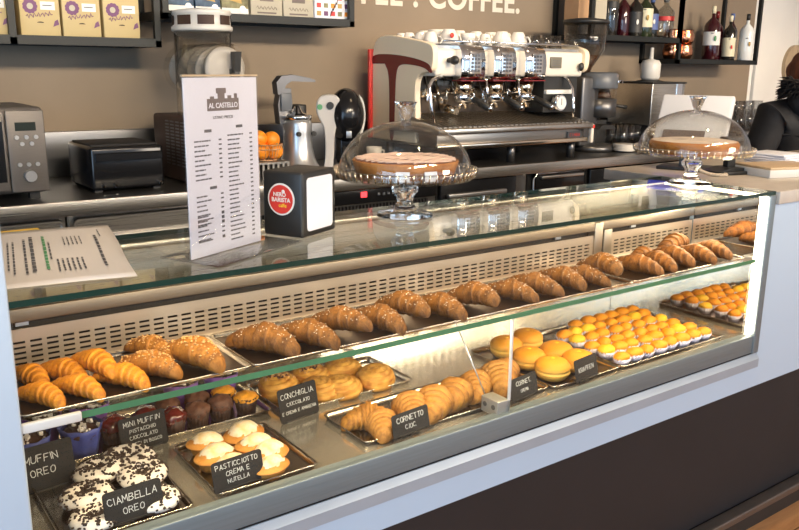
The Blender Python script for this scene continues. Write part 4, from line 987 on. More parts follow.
for k in range(6):
    t = thing('paper_napkin', 'folded white paper napkin, %s in the stack at the far right' % ['bottom one', 'second from the bottom', 'third from the bottom', 'third from the top', 'second from the top', 'topmost one'][k], 'napkin', (2.86 + rn.uniform(-.004, .004), 1.60, CZ + k * .0082), rn.uniform(-.1, .1), 'napkins on the serving counter')
    B().box(-.075, -.075, 0, .075, .075, .0075, 'paper', bev=.003).build('fold', t)

# ------------------------------------------------------------------ back counter
WZ, WF = 1.165, 2.65
t = thing('back_worktop', 'long brushed steel worktop running along the back wall', 'worktop', (0, 0, 0))
b = B(); b.box(-2.4, WF + .014, 1.143, 5.30, YB - .002, WZ, 'worktop_dark'); b.build('top', t); b = B(); b.box(-2.4, WF, 1.118, 5.30, WF + .016, WZ, 'steel', bev=.002); b.build('front_edge', t)
b = B(); b.box(-2.4, YB - .022, WZ + .0005, 5.30, YB - .0005, 1.335, 'splash', bev=.002); struct(b.build('trim_1'))
def unit(label, x0, x1, m, cat='cabinet', name='under_counter_unit'):
    t = thing(name, label, cat, ((x0 + x1) / 2, WF + .03, 0)); w = (x1 - x0) / 2 - .002
    B().box(-w, .02, .08, w, .58, 1.118, m).build('body', t); B().box(-w + .01, .06, 0, w - .01, .55, .08, 'black').build('base', t)
    return t, w
def framed_door(t, x0, x1, z0, z1, m, name='door'):
    b = B(); r = .022; P = []
    def rr(e):
        Q = []
        for cx, cz, a0 in ((x1 - r, z1 - r, 0), (x0 + r, z1 - r, PI / 2), (x0 + r, z0 + r, PI), (x1 - r, z0 + r, 1.5 * PI)):
            for k in range(6): a = a0 + k * PI / 10; Q.append((cx + (r + e) * math.cos(a), cz + (r + e) * math.sin(a)))
        return Q
    def ring(e, y): return [(p, y, q) for p, q in rr(e)]
    b.loft([ring(0, .018), ring(0, -.006), ring(-.004, -.014), ring(-.010, -.014), ring(-.013, -.004), ring(-.015, -.004)], m, False)
    return b.build(name, t)
for x0, x1, lb in ((-.60, .02, 'steel fridge cabinet far left under the microwave'), (.02, .648, 'steel fridge cabinet with rounded door frame below the oven'), (.650, 1.30, 'steel fridge cabinet with rounded door frame below the black toaster')):
    t, w = unit(lb, x0, x1, 'steel_dk', 'fridge', 'fridge_cabinet'); d_ = framed_door(t, -w + .008, w - .008, .12, 1.108, 'steel')
    B().box(-w + .06, -.030, 1.035, w - .06, -.012, 1.043, 'chrome', bev=.002).build('handle', d_)
t, w = unit('steel fridge with red digit display and black vents under the capsule machine', 1.302, 2.16, 'steel_dk', 'fridge', 'counter_fridge')
b = B(); b.box(-.10, -.006, 1.058, w - .012, .02, 1.112, 'black_gloss', bev=.002); pn = b.build('control_panel', t)
b = B(); b.box(.030, -.008, 1.082, .058, -.006, 1.104, 'red_led'); b.build('red_digits', pn)
for k in range(6): B().box(.11 + k * .024, -.008, 1.085, .122 + k * .024, -.006, 1.095, 'grey_plastic').build('button', pn)
b = B(); b.cyl((.30, -.008, 1.090), (.30, -.006, 1.090), .010, 'green_led', 12); b.build('green_light', pn)
b = B()
for k in range(48): b.box(-w + .02 + k * .0165, .006, .93, -w + .028 + k * .0165, .0235, 1.048, 'void')
b.build('vent_slots', t)
t, w = unit('black glass bottle fridge with a steel bar handle below the coffee machine', 2.162, 2.62, 'black', 'fridge', 'bottle_fridge')
d_ = B().box(-w + .006, -.004, .12, w - .006, .018, 1.112, 'black_gloss', bev=.003).build('door', t); B().box(-w + .03, -.035, 1.043, w - .09, -.012, 1.062, 'alu', bev=.004).build('handle', d_)
t, w = unit('black counter unit with a steel fronted drawer right of the bottle fridge', 2.70, 3.10, 'black', 'cabinet', 'drawer_cabinet')
d_ = B().box(-w + .03, -.010, 1.035, w - .03, .018, 1.108, 'black_gloss', bev=.006).build('drawer', t); B().box(-w + .06, -.022, 1.085, w - .05, -.010, 1.100, 'steel', bev=.003).build('handle', d_)
b = B(); b.tube([(-w + .012, -.012, .6), (-w + .012, -.012, 1.09), (-w + .03, -.012, 1.112), (w - .02, -.012, 1.112)], .005, 'chrome', 8); b.build('trim', t)
t, w = unit('slim dark steel panel between the bottle fridge and the drawer unit', 2.622, 2.698, 'steel_dk', 'cabinet', 'filler_panel')
for x0, x1, lb in ((3.102, 3.70, 'black counter unit under the coffee grinder'), (3.702, 4.45, 'black counter unit under the steel box dispenser'), (4.452, 5.28, 'black counter unit under the glasses at far right')):
    t, w = unit(lb, x0, x1, 'black'); B().box(-w + .01, -.004, .12, w - .01, .018, 1.108, 'black_gloss', bev=.006).build('door', t)

# microwave oven at the far left
M['oven'] = mat('taupe_steel', (0.135, 0.12, 0.108), 0.45, 0.5, var=0.06, stretch=(3, 40, 90))
t = thing('countertop_oven', 'steel microwave oven with silver knob at the far left of the worktop', 'microwave', (.32, WF + .10, WZ + .022))
b = B(); b.box(-.30, 0, 0, .30, .36, .268, 'oven', bev=.014); b.build('casing', t)
b = B(); b.box(-.296, -.014, .012, .184, .0, .258, 'oven', bev=.004); d_ = b.build('door', t); B().box(-.28, -.0155, .040, .176, -.013, .225, 'black_gloss').build('window', d_)
b = B(); b.box(-.27, -.045, .236, .15, -.033, .246, 'silver', bev=.003); b.box(-.25, -.035, .237, -.235, -.012, .245, 'silver'); b.box(.12, -.035, .237, .135, -.012, .245, 'silver'); b.build('handle', d_)
b = B(); b.box(.188, -.012, .006, .298, .0, .258, 'oven', bev=.003); pn = b.build('control_panel', t); B().box(.212, -.0135, .196, .272, -.011, .222, 'screen').build('display', pn)
for x, z in ((.214, .176), (.242, .176), (.270, .176), (.228, .156), (.256, .156), (.216, .092), (.242, .092), (.268, .092)):
    b = B(); b.cyl((x, -.018, z), (x, -.011, z), .0065, 'silver', 14); b.build('button', pn)
b = B(); b.cyl((.243, -.030, .056), (.243, -.011, .056), .017, 'silver', 24, r1=.019); b.build('knob', pn)
for x in (-.26, .26):
    for y in (.04, .32): B().box(x - .015, y - .015, -.022, x + .015, y + .015, .002, 'black').build('foot', t)

# toaster grill
t = thing('toaster_grill', 'wide glossy black toaster on the worktop left of the price list', 'toaster', (.886, WF + .13, WZ + .008))
b = B(); b.box(-.124, 0, 0, .124, .28, .145, 'black_gloss', bev=.012); b.build('casing', t)
b = B(); b.box(-.112, .03, .142, .112, .26, .150, 'void', bev=.003); b.build('slot_frame', t)
b = B(); b.prism([(-.005, .125), (-.022, .122), (-.022, .100), (-.005, .097)], 'x', -.112, .110, 'black_gloss'); b.build('front_bar', t)
for x in (-.09, -.05, .105): b = B(); b.cyl((x, -.012, .014), (x, .002, .014), .005, 'chrome', 10); b.build('knob', t)
for x in (-.10, .10):
    for y in (.03, .25): B().box(x - .012, y - .012, -.008, x + .012, y + .012, .002, 'black').build('foot', t)
# cream dispenser with white auger
t = thing('cream_dispenser', 'tall clear drink dispenser with white auger discs behind the price list', 'drink dispenser', (1.232, WF + .255, WZ - .0))
b = B(); b.box(-.125, -.16, .0, .10, .24, .24, 'case_brown', bev=.012); b.build('body', t)
b = B()
for i in range(5):
    for k in range(14): b.box(-.1265, -.13 + i * .05, .06 + k * .012, -.1240, -.095 + i * .05, .065 + k * .012, 'gunmetal')
b.build('side_vent', t); b = B()
for k in range(14): b.box(-.12, -.1615, .06 + k * .012, -.05, -.159, .065 + k * .012, 'gunmetal')
b.build('front_vent', t)
b = B(); b.box(-.120, -.1625, .15, -.060, -.1595, .235, 'label_white'); b.box(-.098, -.1635, .155, -.075, -.162, .230, 'logo_brown'); b.build('printed_label', t)
b = B(); b.lathe([(.120, .235), (.118, .545), (.115, .545), (.117, .237)], 'tank', (0, .02, 0), 40, sx=.80, sy=1.15, cap=False); b.build('tank', t)
for k, y in enumerate((-.085, -.01, .075, .165)):
    b = B(); b.lathe([(.0, -.003), (.080, -.006), (.084, 0), (.080, .006), (.0, .003)], 'auger', (0, 0, 0), 40, mtx=Matrix.Translation((.006, y, .405)) @ Matrix.Rotation(PI / 2 + .15, 4, 'X')); b.build('auger_disc', t)
b = B(); b.lathe([(.075, -.012), (.075, .0), (.060, .006), (.045, .0), (.030, .007), (0, .004)], 'auger', (0, 0, 0), 40, mtx=Matrix.Translation((.006, -.158, .410)) @ Matrix.Rotation(PI / 2, 4, 'X')); b.build('auger_cap', t)
b = B(); b.lathe([(.092, -.17), (.092, .20)], 'tank', (0, 0, 0), 40, cap=False, mtx=Matrix.Translation((.006, 0, .405)) @ Matrix.Rotation(-PI / 2, 4, 'X')); b.build('trough', t)
b = B(); b.lathe([(.122, .540), (.125, .545), (.125, .556), (.118, .558), (.116, .596), (.121, .600), (.117, .612), (.08, .617), (0, .619)], 'white_plastic', (0, .02, 0), 44, sx=.82, sy=1.15); ld = b.build('lid', t)
b = B()
for k in range(8):
    a0 = 2 * PI * k / 8 + .12; n = 8; r = .1203; P0 = [(r * .82 * math.cos(a0 + .56 * i / n), .02 + r * 1.15 * math.sin(a0 + .56 * i / n)) for i in range(n + 1)]
    b.loft([[(x, y, z) for x, y in P0] for z in (.561, .593)], 'case_brown', True, False, False, False)
b.build('window_band', ld)
b = B(); b.box(.018, -.205, .355, .040, -.160, .41, 'black', bev=.004); b.prism([(-.205, .40), (-.185, .40), (-.180, .468), (-.218, .468)], 'x', .018, .042, 'black'); b.build('tap_handle', t)

# orange basket on a steel rack
t = thing('steel_rack', 'low steel rack under the orange basket behind the napkin dispenser', 'rack', (1.46, WF + .27, WZ)); b = B()
b.box(-.07, -.09, .052, .07, .09, .060, 'steel')
for k in range(7): b.box(-.068 + k * .0215, -.089, .0, -.060 + k * .0215, -.083, .052, 'steel')
for k in range(7): b.box(-.068 + k * .0215, .083, .0, -.060 + k * .0215, .089, .052, 'steel')
b.build('frame', t)
t = thing('fruit_basket', 'brown wire basket full of oranges left of the juicer', 'basket', (1.462, WF + .25, WZ + .0615)); b = B(); R = .066
for z, r in ((.062, 1.0), (.045, .97), (.002, .70)): b.tube([(R * r * math.cos(2 * PI * k / 36), R * r * math.sin(2 * PI * k / 36), z) for k in range(36)], .0022, 'kraft', 6, closed=True)
for k in range(28):
    a = 2 * PI * k / 28; b.tube([(R * r * math.cos(a), R * r * math.sin(a), z) for r, z in ((.70, .002), (.88, .02), (.97, .045), (1.0, .062))], .0012, 'kraft', 5)
b.lathe([(0, 0), (.70 * R, .001), (.70 * R, .003)], 'kraft', seg=24); b.build('wire_frame', t)
org = thing('orange', 'x', 'orange'); b = B(); b.ball((0, 0, 0), .033, 'orange', seg=24, rings=16, sz=.96); b.build('peel', org); b = B(); b.ball((0, 0, .0315), .004, 'ink_green', sz=.4); b.build('stem_scar', org); OP = Proto(org)
for x, y, z, lb in ((-.028, -.020, .036, 'orange low at the left of the wire basket'), (.030, -.022, .035, 'orange low at the right front of the wire basket'), (.0, .030, .036, 'orange low at the back of the basket'), (-.024, .008, .084, 'orange on top of the pile at the left'), (.034, .010, .078, 'orange on top of the pile at the right')):
    OP.put((1.462 + x, WF + .25 + y, WZ + .0615 + z), x * 40, lb, 1, 'oranges in the wire basket', (x * 9, y * 9))

# citrus juicer
t = thing('citrus_juicer', 'silver citrus juicer with raised grey lever arm behind the napkin dispenser', 'juicer', (1.618, WF + .27, WZ)); t.scale = (.93, .93, .93)
b = B(); b.lathe([(.105, 0), (.108, .012), (.096, .03), (.083, .055), (.072, .10), (.068, .16), (.069, .205), (.062, .225)], 'silver', (0, 0, .010), 44, sx=.86); b.build('body', t)
b = B(); b.box(-.10, -.12, 0, .10, .11, .013, 'black', bev=.004); b.build('base', t)
b = B(); b.lathe([(.064, .228), (.068, .244), (.060, .250), (.030, .258), (.012, .285), (0, .288)], 'chrome', (0, 0, 0), 32, sx=.9); b.build('bowl', t)
for x in (-.034, .040): b = B(); b.cyl((x, -.064, .172), (x, -.078, .172), .010, 'black', 16); b.build('button', t)
b = B(); b.prism([(-.075, .21), (-.020, .21), (-.014, .30), (-.020, .36), (-.07, .36), (-.083, .29)], 'y', .015, .06, 'gunmetal'); b.box(-.072, .006, .265, -.022, .018, .340, 'grey_plastic', bev=.003); b.build('column', t)
b = B(); b.prism([(-.085, .335), (-.090, .385), (-.065, .412), (-.02, .416), (.098, .396), (.098, .386), (-.02, .390), (-.048, .372), (-.052, .335)], 'y', .01, .055, 'gunmetal'); ar = b.build('lever_arm', t)
b = B(); b.prism([(-.01, .4145), (.08, .3995), (.08, .4025), (-.01, .4175)], 'y', .016, .049, 'grey_plastic'); b.build('lever_plate', ar)
b = B(); b.box(.02, .03, .012, .065, .10, .29, 'black', bev=.006); b.build('rear_post', t)

# capsule coffee machine
t = thing('capsule_machine', 'rounded black and white capsule coffee machine beside the citrus juicer', 'coffee maker', (1.835, WF + .27, WZ), -.56)
b = B(); b.ball((.012, -.02, .226), .108, 'black_gloss', sx=.70, sy=.95, sz=1.02, seg=40, rings=26); b.box(-.030, -.045, .02, .070, .09, .21, 'black_gloss', bev=.025); b.box(-.060, -.10, 0, .080, .10, .022, 'black', bev=.008); b.build('body', t)
P = arc([(-.058, .312), (-.095, .305), (-.112, .268), (-.104, .225), (-.082, .190), (-.074, .14), (-.074, .06), (-.086, .0), (-.044, .0), (-.038, .06), (-.036, .14), (-.026, .190), (-.006, .225), (-.004, .275), (-.022, .308), (-.058, .312)])[:-1]
b = B(); b.prism(P, 'y', -.098, -.02, 'grey_white'); b.build('white_front', t, .006)
b = B(); b.cyl((-.052, -.106, .268), (-.052, -.096, .268), .015, 'black', 24); b.build('selector_knob', t); b = B(); b.cyl((-.094, -.101, .262), (-.094, -.096, .262), .011, 'ink_green', 20); b.build('green_button', t)
B().box(.012, -.118, .140, .034, -.090, .168, 'silver', bev=.002).build('label_plate', t)
b = B(); b.prism(arc([(.060, .10), (.080, .15), (.094, .21), (.088, .28), (.062, .318), (.078, .28), (.084, .22), (.072, .16)]), 'y', -.03, .06, 'white_plastic'); b.build('rear_shell', t)
b = B(); b.lathe([(.028, .024), (.034, .10), (.033, .10), (.026, .03)], 'black', (.03, -.07, 0), 24); b.build('drip_cup', t)
t = thing('small_cup', 'small white cup on the worktop between capsule machine and coffee machine', 'cup', (2.06, 3.02, WZ)); b = B(); b.lathe([(0, 0), (.030, 0), (.036, .075), (.034, .075), (.028, .004), (0, .004)], 'porcelain', seg=24); b.build('bowl', t)
b = B(); b.tube([(.031, 0, .06), (.052, 0, .058), (.054, 0, .03), (.030, 0, .022)], .004, 'porcelain', 8); b.build('handle', t)

# ------------------------------------------------------------------ espresso machine
EX, EY = 2.64, 2.72
t = thing('espresso_machine', 'large white and red three group espresso machine under the wall lettering', 'espresso machine', (EX, EY, WZ))
prof = arc([(.46, .10), (.46, .40), (.455, .53), (.37, .565), (.20, .545), (.06, .525), (.012, .505), (.012, .445), (.025, .405), (.08, .400), (.125, .385), (.135, .32), (.125, .22), (.125, .10)])
for sx, m in ((-1, 'cream_side'), (1, 'cream_side')):
    x0 = -.482 if sx < 0 else .452
    if sx > 0: pr = arc([(.46, .10), (.46, .40), (.455, .53), (.37, .56), (.20, .545), (.06, .525), (.015, .505), (.015, .445), (.03, .405), (.10, .40), (.30, .40), (.34, .34), (.34, .10)])
    else: pr = prof
    b = B(); b.prism(pr, 'x', x0, x0 + .030, m); sd = b.build('side_panel', t, .004)
    if sx < 0:
        xx = x0 - .0015
        b = B(); b.prism(arc([(.461, .436), (.461, .478), (.30, .478), (.15, .462), (.06, .444), (.030, .428), (.016, .402), (.030, .398), (.060, .418), (.13, .430), (.24, .436), (.272, .41), (.280, .30), (.284, .10), (.322, .10), (.322, .30), (.330, .40), (.360, .436)]) , 'x', xx, x0 + .002, 'red_dark'); b.build('red_inlay', sd)
b = B(); b.box(-.500, .458, .10, .475, .475, .50, 'red', bev=.004); b.build('red_back_panel', t)
b = B(); b.box(-.455, .030, .385, .455, .44, .500, 'white', bev=.014); b.build('upper_body', t)
b = B(); b.box(-.45, .22, .10, .45, .44, .39, 'brown_reflect'); b.box(-.45, .17, .345, .45, .23, .39, 'brown_reflect'); b.build('rear_body', t)
for gx in (-.280, -.096, .092):
    b = B(); pr = arc([(.085, .372), (.00, .370), (-.014, .40), (-.014, .47), (.004, .512), (.05, .520), (.085, .512)]); b.prism(pr, 'x', gx - .066, gx + .066, 'chrome', None, True); g = b.build('group_cover', t)
    b = B(); b.box(gx - .026, -.0185, .395, gx + .040, -.0135, .490, 'mirror', bev=.002); b.build('key_plate', g)
    b = B()
    for i in range(3):
        for k in range(5): b.box(gx - .018 + i * .018, -.0200, .405 + k * .016, gx - .006 + i * .018, -.0183, .415 + k * .016, 'gunmetal')
    b.build('keypad', g)
    b = B(); b.box(gx - .068, -.0135, .366, gx + .068, .05, .3705, 'red_dark'); b.build('red_strip', g)
    b = B(); b.cyl((gx, .055, .30), (gx, .055, .372), .036, 'warm_tint_chrome', 24, r1=.046); b.box(gx - .02, .05, .31, gx + .02, .20, .37, 'chrome', bev=.006); b.build('group_head', t)
    p = bpy.data.objects.new('portafilter', None); COL.objects.link(p); p.parent = t; p.location = (gx, .055, .298)
    b = B(); b.lathe([(.030, -.022), (.038, -.018), (.039, .012), (.036, .014), (0, .014)], 'chrome', seg=28); b.build('basket_ring', p)
    b = B(); b.tube([(0, -.036, 0), (.004, -.07, -.008)], [.010, .012], 'chrome', 12); b.tube([(.004, -.068, -.008), (.010, -.12, -.028), (.016, -.165, -.045)], [.013, .016, .014], 'black', 14); b.tube([(.016, -.164, -.0448), (.0165, -.170, -.047)], [.0145, .012], 'chrome', 14); b.build('handle', p)
    b = B(); b.tube([(-.018, 0, -.05), (-.016, 0, -.035), (0, 0, -.022), (.016, 0, -.035), (.018, 0, -.05)], .007, 'warm_tint_chrome', 10); b.build('spout', p)
b = B(); b.ball((-.385, -.010, .452), .019, 'black', sz=1.0, sy=1.2); b.cyl((-.385, -.01, .452), (-.385, .035, .452), .011, 'black', 14); b.build('steam_knob', t)
b = B(); b.ball((.425, .015, .432), .016, 'black', sz=1.25, sx=.9, sy=.8); b.build('steam_knob', t)
b = B(); b.box(.225, .022, .425, .298, .031, .475, 'lcd', bev=.002); b.build('display', t)
b = B()
for k in range(3): b.box(.236, .0212, .436 + k * .010, .286, .0225, .440 + k * .010, 'ink')
b.build('display_lines', t)
def wand(pts, nm='steam_wand'):
    b = B(); b.tube(pts, [.007] * (len(pts) - 1) + [.005], 'chrome', 12); b.build(nm, t)
wand([(-.40, .07, .405), (-.43, .02, .385), (-.50, -.01, .372), (-.525, -.02, .345), (-.515, -.025, .25), (-.500, -.03, .20)])
wand([(.335, .07, .405), (.345, .02, .37), (.352, -.005, .33), (.348, -.02, .25), (.345, -.025, .20)])
b = B(); rk = random.Random(5)
for k in range(16):
    x = -.42 + k * .052; z = rk.uniform(.24, .33); b.cyl((x, .225, z), (x + rk.uniform(-.01, .01), .14 + rk.uniform(-.03, .02), z + rk.uniform(-.02, .02)), rk.uniform(.010, .018), rk.choice(('warm_tint_chrome', 'chrome', 'warm_tint_chrome')), 14)
    b.tube([(x + .02, .17, .385), (x + .022, .15, .33), (x + .015 + rk.uniform(-.02, .02), .12, .28)], .006, rk.choice(('warm_tint_chrome', 'chrome')), 8)
b.build('glint_fittings', t)  # invented fittings, added for gold and brown glints under the machine's upper body
wand([(.02, .08, .40), (.02, .02, .37), (.015, .0, .25)], 'water_spout')
wand([(-.175, .08, .40), (-.175, .02, .37), (-.18, .0, .27)], 'water_spout')
b = B(); b.cyl((.285, .03, .265), (.285, .0, .265), .036, 'chrome', 28); g = b.build('pressure_gauge', t)
b = B(); b.cyl((.285, .0, .265), (.285, -.002, .265), .030, 'label_white', 28); b.box(.283, -.0032, .255, .287, -.002, .288, 'ink'); b.build('dial', g)
b = B(); b.box(.215, .03, .305, .40, .05, .325, 'label_white', bev=.003); b.box(.215, .05, .22, .44, .2, .405, 'black'); b.build('tap_block', t)
# drip tray, base and feet
b = B(); b.box(-.500, -.060, .146, .455, .30, .172, 'steel', bev=.006); b.build('drip_tray', t)
b = B()
b.prism([(-.050, .150), (-.050, .172), (.215, .222), (.215, .150)], 'x', -.492, .447, 'steel')
for k in range(34): b.prism([(-.040, .1735), (-.040, .1775), (.205, .2245), (.205, .2200)], 'x', -.487 + k * .0275, -.470 + k * .0275, 'steel')
b.build('drip_grate', t)
b = B(); b.box(-.47, -.010, .088, .45, .44, .146, 'steel_dk', bev=.003); b.box(-.485, -.035, .080, .45, -.005, .102, 'warm_tint_chrome', bev=.004); b.build('base', t)
b = B(); b.box(.325, -.016, .100, .425, -.010, .130, 'gunmetal'); pl_ = b.build('badge_plate', t)
b = B()
for k in range(5): strokes(b, 'CIMBA'[k], .345 + k * .015, .108, .013, 'red', -.0162, w=.002, jit=0)
b.build('badge_letters', pl_)
b = B(); b.box(.452, -.05, .075, .472, -.03, .165, 'white', bev=.003); b.box(.450, -.052, .145, .474, -.03, .160, 'red'); b.build('corner_trim', t)
for x in (-.42, 0, .40):
    for y in (.03, .40): b = B(); b.cyl((x, y, 0), (x, y, .09), .020, 'gunmetal', 16); b.build('foot', t)
b = B(); b.box(-.44, .05, .500, .44, .43, .513, 'steel'); b.build('cup_tray', t)
b = B(); b.tube([(.452, .42, .535), (.452, .06, .530), (.42, .045, .530), (-.40, .05, .533)], .004, 'chrome', 8); b.build('cup_rail', t)

# cups and glasses on the machine
def cup_mesh(r, h, m='porcelain', flip=False, handle=True):
    tt = thing('espresso_cup', 'x', 'cup'); b = B()
    pr = [(0, 0), (r * .50, 0), (r * .55, h * .06), (r * .72, h * .25), (r * .92, h * .62), (r, h), (r * .95, h), (r * .86, h * .6), (r * .6, h * .2), (0, h * .12)]
    if flip: pr = [(q, h - z_) for q, z_ in pr]
    b.lathe(pr, m, seg=28); b.build('bowl', tt)
    if handle:
        b = B(); zf = (lambda q: h - q) if flip else (lambda q: q)
        b.tube([(r * .88, 0, zf(h * .80)), (r * 1.25, 0, zf(h * .82)), (r * 1.42, 0, zf(h * .60)), (r * 1.22, 0, zf(h * .36)), (r * .78, 0, zf(h * .33))], r * .09, m, 8); b.build('handle', tt)
    return Proto(tt)
small = cup_mesh(.031, .050); smallf = cup_mesh(.031, .050, flip=True); large = cup_mesh(.043, .062); largef = cup_mesh(.043, .062, flip=True)
CT = WZ + .5135
CU = [(-.40, .135, smallf), (-.405, .20, smallf), (-.40, .29, smallf), (-.385, .37, smallf), (-.30, .135, largef), (-.29, .22, large), (-.28, .33, largef), (-.19, .135, small), (-.18, .21, largef), (-.17, .33, large),
      (-.09, .135, smallf), (-.07, .22, largef), (-.06, .33, smallf), (.015, .135, largef), (.03, .23, largef), (.04, .34, small), (.115, .135, largef), (.14, .25, largef), (.13, .36, smallf)]
colw = lambda v, a, b_, c, d: a if v < -.33 else b_ if v < -.15 else c if v < .05 else d
for i, (x, y, p) in enumerate(CU):
    row = 'front row' if y < .17 else 'second row' if y < .27 else 'back row' if i != 3 else 'rearmost row'
    kind = {id(small): 'upright small', id(smallf): 'upturned small', id(large): 'upright large', id(largef): 'upturned large'}[id(p)]
    p.put((EX + x, EY + y, CT + .0015), rn.uniform(-2, 2), '%s white cup, %s on the coffee machine, %s' % (kind, row, colw(x, 'above its red side panel', 'above the left group', 'right of the middle group' if i == 14 else 'above the middle group', 'above the right group')), 1.12, 'white cups on the coffee machine')
b = B(); b.ball((EX - .30 - .02, EY + .135 - .043, CT + .038), .010, 'red', sy=.4)
bd_ = b.build('red_badge'); bd_.parent = [o for o in COL.objects if o.get('label', '').startswith('upturned large white cup, front row') and 'left group' in o['label']][0]; bd_.matrix_parent_inverse = Matrix.Translation(-Vector((EX - .30, EY + .135, CT)))
bd_.parent.rotation_euler = (0, 0, 0); bd_['label'] = 'round red badge'
def tumbler(r, h, flip=True, stem=False):
    tt = thing('drinking_glass', 'x', 'glass'); b = B()
    if stem: pr = [(r * .8, 0), (r * .8, .003), (.005, .006), (.004, h * .45), (r * .7, h * .55), (r, h * .8), (r * .9, h), (r * .86, h), (r * .95, h * .8), (0, h * .52)]
    else: pr = [(0, 0), (r * .82, 0), (r, h), (r * .96, h), (r * .78, h * .08), (0, h * .06)]
    if flip and not stem: pr = [(q, h - z_) for q, z_ in pr]
    b.lathe(pr, 'tumbler', seg=24); b.build('bowl', tt)
    b = B(); zz = pr[0][1] if flip else h
    b.tube([(r * .97 * math.cos(2 * PI * k / 24), r * .97 * math.sin(2 * PI * k / 24), .002 if (flip and not stem) else h - .001) for k in range(24)], .0014, 'acrylic', 5, closed=True); b.build('rim', tt)
    return Proto(tt)
tg = tumbler(.030, .062)
for i, (x, y) in enumerate(((.205, .11), (.215, .20), (.225, .30), (.285, .12), (.295, .22), (.305, .32), (.362, .13), (.372, .24))):
    tg.put((EX + x, EY + y, CT), 0, 'short upturned glass on the coffee machine, %s at its right end' % ['first in front', 'first in the middle', 'first at the back', 'second in front', 'second in the middle', 'second at the back', 'last in front', 'last in the middle'][i], 1, 'short glasses on the coffee machine')

# coffee grinder right of the machine
t = thing('coffee_grinder', 'dark grey coffee grinder with clear bean hopper right of the coffee machine', 'coffee grinder', (3.375, 2.95, WZ))
b = B(); b.lathe([(.115, 0), (.118, .02), (.105, .035)], 'gunmetal', (0.03, -.02, 0), 36); b.build('base', t)
b = B(); b.box(-.115, -.06, .03, .015, .12, .385, 'gunmetal', bev=.012); b.build('motor_housing', t)
b = B(); b.lathe([(.062, .175), (.085, .18), (.085, .27), (.062, .275)], 'gunmetal', (.06, -.03, 0), 36); b.lathe([(.098, .325), (.100, .33), (.100, .395), (.090, .405), (.05, .408)], 'grey_plastic', (.05, -.02, 0), 36); b.build('doser', t)
b = B(); b.lathe([(.082, .275), (.086, .325)], 'tank', (.06, -.03, 0), 32, cap=False); b.lathe([(0, .276), (.055, .278), (.050, .30), (0, .315)], 'beans', (.06, -.03, 0), 24); b.build('dose_chamber', t)
b = B(); b.box(.08, -.125, .352, .12, -.116, .368, 'chrome', bev=.002); b.build('badge', t)
b = B(); b.tube([(.12, -.05, .24), (.19, -.07, .23), (.215, -.08, .225)], [.009, .009, .012], 'black', 10); b.build('dosing_lever', t)
b = B(); b.prism([(-.05, .12), (.08, .12), (.06, .14), (-.03, .14)], 'y', -.13, -.04, 'black'); b.build('fork', t)
b = B(); b.lathe([(.035, .40), (.045, .43), (.105, .52), (.112, .655), (.109, .655), (.102, .522), (.042, .432)], 'tank', (-.03, .02, 0), 36, cap=False); b.build('hopper', t)
b = B(); b.lathe([(.034, .405), (.044, .435), (.078, .49), (.0, .50)], 'beans', (-.03, .02, 0), 30); b.build('coffee_beans', t)
b = B(); b.lathe([(.115, .650), (.118, .655), (.116, .668), (.05, .676), (0, .676)], 'black', (-.03, .02, 0), 36); b.build('hopper_lid', t)

# clutter right of the grinder
t = thing('tamper_block', 'small black block with knobs on the worktop behind the grinder', 'block', (3.56, 3.06, WZ)); b = B(); b.box(-.05, -.04, 0, .06, .05, .15, 'black', bev=.004); b.build('body', t)
b = B(); b.cyl((-.02, 0, .15), (-.02, 0, .215), .016, 'black', 14, r1=.02); b.build('handle', t); b = B(); b.cyl((.03, .01, .15), (.03, .01, .185), .018, 'black', 14); b.build('knob', t)
t = thing('saucer', 'x', 'saucer'); B().lathe([(0, 0), (.035, .0), (.062, .010), (.060, .013), (.034, .004), (0, .004)], 'porcelain', seg=32).build('dish', t); SP = Proto(t)
for k in range(5): SP.put((3.50, 2.79, WZ + .0005 + k * .0072), 0, '%s white saucer in the pile beside the grinder base' % ['bottom', 'second lowest', 'middle', 'second highest', 'top'][k], 1, 'white saucers by the grinder')
hg = tumbler(.034, .125)
for i, (x, y) in enumerate(((3.645, 2.93), (3.73, 2.95), (3.815, 2.97), (3.66, 3.03), (3.75, 3.05), (3.84, 3.07))):
    hg.put((x, y, WZ + .0005), 0, 'tall upturned glass in front of the steel box dispenser, %s' % ['front left', 'front middle', 'front right', 'rear left', 'rear middle', 'rear right'][i], 1, 'tall glasses by the grinder')
t = thing('shaker', 'small steel shaker on a short stem between grinder glasses and dome', 'shaker', (3.78, 2.83, WZ)); b = B(); b.lathe([(.03, 0), (.03, .004), (.006, .008), (.006, .05), (.026, .06), (.028, .085), (.018, .10), (0, .104)], 'warm_tint_chrome', seg=24); b.build('body', t)
b = B(); b.lathe([(.019, .098), (.015, .110), (0, .113)], 'porcelain', seg=20, cap=False); b.build('cap', t)
t = thing('box_dispenser', 'square steel dispenser box with upturned white bottle on top', 'dispenser', (3.985, 3.03, WZ))
b = B(); b.box(-.145, -.13, .12, .150, .17, .350, 'steel', bev=.004); b.box(-.13, -.11, .0, .14, .15, .12, 'black', bev=.004); b.build('body', t)
b = B(); b.box(.075, -.133, .125, .120, -.129, .346, 'chrome'); b.build('bright_strip', t)
b = B(); b.box(-.152, -.137, .346, .157, .177, .357, 'black', bev=.004); b.lathe([(.085, .348), (.075, .36), (.04, .368)], 'black', (0.02, .02, 0), 32); b.build('lid', t)
b = B(); b.lathe([(.045, .366), (.055, .38), (.056, .455), (.045, .475), (.020, .480), (.012, .484), (.010, .545), (0, .547)], 'white_plastic', (.02, .02, 0), 32); b.build('bottle', t)
gl2 = tumbler(.040, .120); st = tumbler(.038, .165, stem=True); n = 0
